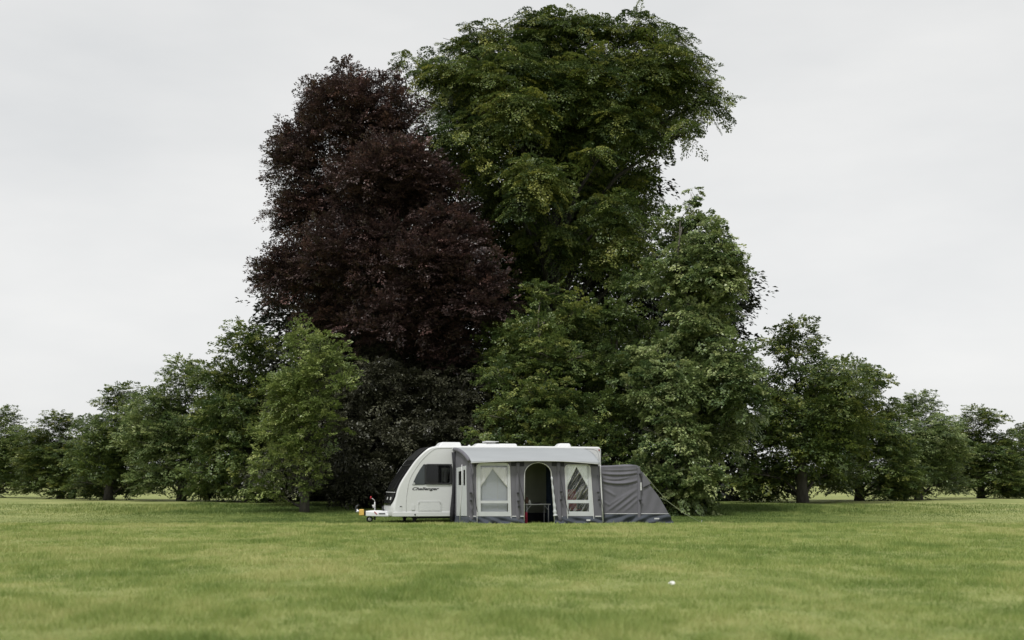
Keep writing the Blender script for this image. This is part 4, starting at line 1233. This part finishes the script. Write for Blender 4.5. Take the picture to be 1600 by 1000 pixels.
# ================================================================== ANNEXE
def build_annexe():
    AP = Plane((0, -AD + 0.12), (1, -AD + 0.12))
    p0 = AP.pt(942, 815); p1 = AP.pt(1053, 815)
    DB = 2.0                                     # depth
    rt = root('annexe_tent', ((p0[0] + p1[0]) / 2, -AD + 0.12 + DB / 2, 0.0), 'low plain grey sleeping annexe with sloping end and vent hood beside the awning', 'tent')
    # front wall: sagging folds between awning and pole
    na, nb = 150, 70
    top = smooth_path([(938, 729.2), (955, 728.6), (972, 728), (985, 727.2), (993, 726.8), (997.5, 729.2), (1002.5, 737.6), (1014, 756.0), (1030, 777.2), (1044.6, 802.6)], 12)
    top = np.array(top)
    # arclength-ish parametrisation
    d = np.concatenate([[0], np.cumsum(np.hypot(*np.diff(top, axis=0).T))]); d /= d[-1]
    P = np.zeros((na, nb, 3))
    def fold(x, y):
        f = 0.0
        for y0, sg, w, A, xa, xb in ((735.2, 1.6, 1.1, .020, 940, 1000), (741.0, 3.2, 1.5, .040, 940, 998), (747.5, 4.5, 1.5, .016, 940, 985), (753.0, 6.2, 2.0, .050, 940, 998)):
            u = (x - xa) / (xb - xa)
            if 0 < u < 1:
                yc = y0 + sg * 4 * u * (1 - u) * 0.8 - 1.6 * u
                e = math.sin(math.pi * u) ** 0.5
                q = (y - yc) / w
                f += A * e * (q * math.exp(-q * q) * -1.6 + 0.6 * math.exp(-(q + 1.2) ** 2))
        for (xa, ya), (xb, yb), w, A in (((946, 801), (996, 763), 2.0, .034), ((960, 801), (997, 772), 2.0, .030), ((974, 801), (997, 780), 2.0, .024), ((950, 790), (990, 765), 1.8, .018), ((942, 763), (962, 775), 2.0, .030), ((942, 783), (953, 790), 1.8, .022), ((941, 750), (957, 760), 2., .014)):
            L2 = (xb - xa) ** 2 + (yb - ya) ** 2
            t = ((x - xa) * (xb - xa) + (y - ya) * (yb - ya)) / L2
            if -0.1 < t < 1.1:
                q = ((x - xa) * (yb - ya) - (y - ya) * (xb - xa)) / math.sqrt(L2) / w
                f += A * math.exp(-q * q) * max(0, 1 - (2 * t - 1) ** 2) ** 0.5
        if x > 1000:
            f += 0.008 * math.sin((x - 1000) * 0.35 + (y - 740) * 0.12)
        return f
    for a in range(na):
        u = a / (na - 1)
        tx = np.interp(u, d, top[:, 0]); ty = np.interp(u, d, top[:, 1])
        # the foot of this column
        fx = 941.5 + (1044.8 - 941.5) * min(1.0, (tx - 938) / (1044.6 - 938)) ** 1.0
        for b in range(nb):
            v = b / (nb - 1)
            x = tx + (fx - tx) * v; y = ty + (803.0 - ty) * v
            t, z = AP.pt(x, y)
            lean = 0.30 * (1 - v) * sstep(0, 1, (803 - ty) / 75.0)      # wall leans inwards towards its top
            edge = min(1, v * 8) * min(1, (1 - v) * 8 + 0.15)
            q = AP.to3(t, z, 0.75 * fold(x, y) * edge)
            P[a, b] = q
    g = MB(); g.grid(P); g.build('front_wall', M['fabric'], rt, smooth=True, solid=0.006)
    # roof and sloping end, then the back wall
    nr = 10
    Q = np.zeros((na, nr, 3))
    for a in range(na):
        for b in range(nr):
            v = b / (nr - 1)
            q = P[a, 0].copy(); q[1] += DB * v; q[2] += 0.03 * math.sin(math.pi * v) * min(1, (q[2]) / 1.5)
            Q[a, b] = q
    g = MB(); g.grid(Q); g.build('roof', M['fabric'], rt, smooth=True, solid=0.006)
    Bk = np.zeros((na, 4, 3))
    for a in range(na):
        for b in range(4):
            q = P[a, 0] * (1 - b / 3) + P[a, -1] * (b / 3); q = q.copy(); q[1] = -AD + 0.12 + DB; Bk[a, b] = q
    g = MB(); g.grid(Bk); g.build('back_wall', M['fabric'], rt, smooth=True, solid=0.006)
    # mud flap with piping above it
    n_ = 90; Fg = np.zeros((n_, 9, 3))
    for a in range(n_):
        s = a / (n_ - 1)
        for b in range(9):
            v = b / 8
            x = (941.5 + (1045 - 941.5) * s) * (1 - v) + (942 + (1053.5 - 942) * s) * v
            t, z0 = AP.pt(x, 803)
            f = 0.13 * v * (0.5 + 0.5 * math.sin(t * 5.2 - v * 4.8 + 1)) + 0.055 * math.sin(t * 8 + v * 8 + 2 * math.sin(t * 2.3)) * min(1, 3 * v)
            q = AP.to3(t, 0, f + 0.02 * v)
            gz = local_ground(q[0], q[1])
            Fg[a, b] = (q[0], q[1], z0 * (1 - v) + (gz - 0.01) * v)
    g = MB(); g.grid(Fg); fl = g.build('mud_flap', M['flap'], rt, smooth=True, solid=0.004)
    # flap along the sloping end and back
    e0 = Fg[-1]
    Eg = np.zeros((12, 9, 3))
    for a in range(12):
        for b in range(9):
            q = e0[b].copy(); q[1] += (DB - 0.05) * a / 11 + 0.02; q[0] += 0.03 * math.sin(a * 1.3) * b / 8
            Eg[a, b] = (q[0], q[1], q[2] if b < 8 else local_ground(q[0], q[1]) - 0.01)
    g = MB(); g.grid(Eg); g.build('mud_flap', M['flap'], rt, smooth=True, solid=0.004)
    lb = MB(); c = [AP.pt(*p) for p in ((1021, 811.2), (1028.6, 811.2), (1028.6, 809.2), (1021, 809.2))]
    lb.plate(AP, c, [], 0.075, 0.082); lb.build('tag', M['piping'], fl)
    t = MB(); t.tube([AP.to3(*AP.pt(px, 802.8), 0.012) for px in (942, 960, 975, 997, 1015, 1044.5)], 0.009, 6); t.build('piping', M['piping'], rt, smooth=True)
    # air pole sleeve with webbing and buckles
    L = [(996.5, 729.5), (998.2, 737), (998.8, 750), (998.9, 780), (998.8, 816)]
    t = MB(); sp = smooth_path([AP.to3(*AP.pt(*p), 0.0) for p in L], 5); t.tube(sp, 0.055, 10); pole = t.build('air_pole', M['fabric'], rt, smooth=True)
    for py in (740.5, 781.2):
        for dy, hw, hh in ((0, 0.055, 0.012), (3.2, 0.022, 0.05)):
            c = AP.pt(999.8, py + dy); y_ = -AD + 0.12
            t = MB(); t.box((c[0] - hw, y_ - 0.075, c[1] - hh), (c[0] + hw, y_ - 0.052, c[1] + hh)); t.build('buckle', M['black'], pole)
    c0 = AP.pt(999.7, 766); c1 = AP.pt(1001.3, 753.8); y_ = -AD + 0.12
    t = MB(); t.box((c0[0], y_ - 0.068, c0[1]), (c1[0], y_ - 0.05, c1[1])); t.build('printed_patch', M['piping'], pole)
    # vent hood over the slope
    h = MB()
    A_, B_, C_ = [np.array(AP.to3(*AP.pt(*p), 0.03)) for p in ((1002.5, 737.4), (1015, 755.4), (1004, 761.8))]
    back = np.array([0.0, 1.2, 0.0])
    D_ = B_ + back; E_ = A_ + back
    T_ = np.array([0.0, 0, 0.0])
    h.add([A_, B_ + T_ + np.array([0.03, 0, 0]), C_, E_, D_ + T_ + np.array([0.03, 0, 0])], [(0, 1, 2), (0, 3, 4, 1)])
    h.build('vent_hood', M['fabric'], rt, solid=0.012)
    m_ = MB(); m_.add([np.array(AP.to3(*AP.pt(*p), 0.024)) for p in ((1004, 761.8), (1014.6, 755.6), (1012.2, 760.2))], [(0, 1, 2)]); m_.build('vent_mesh', M['fabric_dark'], rt, solid=0.008)
    # guy rope, branch line and peg
    G0 = np.array(AP.to3(*AP.pt(1004.5, 738.5), 0.03)); gy = -AD + 0.12 + 0.3
    Ge = pl(1094, 816.6, gy); Ge[2] = local_ground(Ge[0], Ge[1])
    J = pl(1043.5, 783.6, gy * 1.0 + 0.0)
    J2 = pl(1031.5, 777.5, gy)
    t = MB(); t.tube([G0, (G0 + J) / 2 - np.array([0, 0, 0.03]), J, (J + Ge) / 2 - np.array([0, 0, 0.02]), Ge + np.array([0, 0, .05])], 0.0075, 6)
    t.tube([J, J2], 0.006, 6)
    t.build('guy_rope', M['rope'], rt, smooth=True)
    t = MB(); t.tube([Ge + np.array([0.06, 0, 0.10]), Ge + np.array([-0.02, 0, -0.1])], 0.01, 6); t.build('peg', M['steel'], rt)

# ================================================================== THINGS IN THE AWNING AND ON THE LAWN
def build_small():
    yt = -1.45                                        # table depth inside the awning
    T = lambda px, py, y=yt - 0.3: pl(px, py, y)
    x0, x1 = T(820.6, 788)[0], T(860.4, 788)[0]
    zt = T(840, 787.2)[2]
    gz = local_ground((x0 + x1) / 2, yt) + 0.014
    rt = root('camping_table', ((x0 + x1) / 2, yt, gz), 'folding camping table with thin metal legs in the awning doorway', 'table')
    t = MB(); t.box((x0, yt - 0.3, zt - 0.035), (x1, yt + 0.3, zt)); t.build('table_top', M['table'], rt, bevel=0.008)
    for x in (x0 + 0.06, x1 - 0.06):
        for y in (yt - 0.26, yt + 0.26):
            t = MB(); t.tube([(x, y, zt - 0.03), (x, y, local_ground(x, y) + 0.014)], 0.014, 8); t.build('leg', M['table'], rt, smooth=True)
    for xa, xb in ((x0 + 0.06, x0 + 0.2), (x1 - 0.06, x1 - 0.2)):
        t = MB(); t.tube([(xa, yt - 0.26, zt - 0.19), (xb, yt - 0.26, zt - 0.03)], 0.009, 6); t.build('brace', M['table'], rt)
    # things on the table
    c = T(823.2, 787.2, yt - 0.1)
    t = MB(); t.lathe((c[0], yt - 0.1, zt + 0.001), (0, 0, 1), [(0, 0.05), (0.02, 0.062), (0.11, 0.058), (0.15, 0.036), (0.2, 0.034)], 16)
    o = t.build('jug', M['brown'], None, smooth=True); place(o, 'small brown jug standing at the left end of the camping table', 'jug')
    c = T(827, 787.2, yt - 0.12)
    t = MB(); t.lathe((c[0], yt - 0.15, zt + 0.001), (0, 0, 1), [(0, 0.05), (0.05, 0.042), (0.09, 0.02), (0.12, 0.012)], 14)
    o = t.build('salt_shaker', M['paper'], None, smooth=True); place(o, 'small white tapering shaker next to the brown jug on the table', 'shaker')
    c = T(838, 787, yt)
    t = MB(); t.lathe((c[0], yt, zt + 0.001), (0, 0, 1), [(0, 0.10), (0.015, 0.15), (0.022, 0.15), (0.012, 0.10)], 20)
    o = t.build('plate', M['fabric_dark'], None, smooth=True); place(o, 'flat dark plate lying in the middle of the camping table', 'plate')
    # red bag by the left leg
    b0, b1 = T(820.6, 812, -2.1), T(823.2, 799.5, -2.1)
    gz = local_ground(b0[0], -2.1) + 0.014
    n_ = 8; t = MB()
    xm = (b0[0] + b1[0]) / 2
    t.tube([(xm, -2.1, gz), (xm, -2.1, gz + 0.03), (xm, -2.1, gz + 0.2), (xm, -2.1, gz + 0.34), (xm + 0.01, -2.1, gz + 0.37)], [0.03, 0.05, 0.048, 0.046, 0.015], 12)
    o = t.build('bag', M['red_fabric'], None, smooth=True); place(o, 'slim red bag standing on the groundsheet by the left door edge', 'bag')
    # red folding chair behind the right window
    yc = -1.9
    xa, xb = pl(886.5, 790, yc)[0], pl(904.5, 790, yc)[0]
    g = local_ground(xa, yc) + 0.014
    rt = root('folding_chair', ((xa + xb) / 2, yc, g), 'red fabric folding chair seen through the right awning window', 'chair')
    w = xb - xa
    def sheet(name, rows):
        P = np.zeros((9, len(rows), 3))
        for i in range(9):
            for j, (y, z) in enumerate(rows):
                u = i / 8
                P[i, j] = (xa + w * u, y + 0.03 * math.sin(math.pi * u), z - 0.02 * math.sin(math.pi * u))
        gg = MB(); gg.grid(P); return gg.build(name, M['red_fabric'], rt, smooth=True, solid=0.012)
    ztop = pl(895, 763.5, yc + 0.3)[2]
    sheet('seat', [(yc - 0.28, g + 0.44), (yc - 0.1, g + 0.41), (yc + 0.2, g + 0.40)])
    sheet('backrest', [(yc + 0.2, g + 0.42), (yc + 0.27, g + 0.7), (yc + 0.33, ztop)])
    for x in (xa - 0.015, xb + 0.015):
        t = MB(); t.tube([(x, yc - 0.3, g), (x, yc + 0.24, g + 0.45)], 0.012, 6); t.build('leg', M['dark_metal'], rt)
        t = MB(); t.tube([(x, yc + 0.26, g), (x, yc - 0.28, g + 0.45)], 0.012, 6); t.build('leg', M['dark_metal'], rt)
        t = MB(); t.tube([(x, yc + 0.2, g + 0.42), (x, yc + 0.34, ztop + 0.02)], 0.012, 6); t.build('back_post', M['dark_metal'], rt)
    # litter on the lawn
    d = ray(1050, 911); s = None
    Y = 14.7; p = at(1050, 911, Y)
    for _ in range(20):
        Y *= 1 + (p[2] - 0.035 - float(ground_z(p[0], p[1]))) * 0.4; p = at(1050, 911, Y)
    t = MB()
    n1, n2 = 9, 12; vs = []
    for i in range(n1):
        for j in range(n2):
            a = math.pi * i / (n1 - 1); b = 2 * math.pi * j / n2
            r = 1 + 0.25 * math.sin(3 * b + i) + 0.15 * math.sin(5 * a + j)
            vs.append((p[0] + 0.034 * r * math.sin(a) * math.cos(b), p[1] + 0.026 * r * math.sin(a) * math.sin(b), p[2] + 0.016 * r * math.cos(a)))
    t.add(vs, [(i * n2 + j, i * n2 + (j + 1) % n2, (i + 1) * n2 + (j + 1) % n2, (i + 1) * n2 + j) for i in range(n1 - 1) for j in range(n2)])
    o = t.build('paper_scrap', M['paper'], None)
    tag(o, 'crumpled white scrap of paper lying on the mown grass', 'litter')

def place(o, label, cat):
    """a single-mesh thing given in the caravan's axes: put its origin at its base"""
    co = np.array([v.co[:] for v in o.data.vertices])
    c = (co.min(0) + co.max(0)) / 2; c[2] = co[:, 2].min()
    o.data.transform(Matrix.Translation(-Vector(c)))
    o.location = REF + EX * c[0] + EY * c[1] + np.array([0, 0, c[2]])
    o.rotation_euler = (0, 0, TH)
    tag(o, label, cat)

build_ground()
build_caravan()
build_awning()
build_annexe()
build_small()
build_grass()
build_trees()
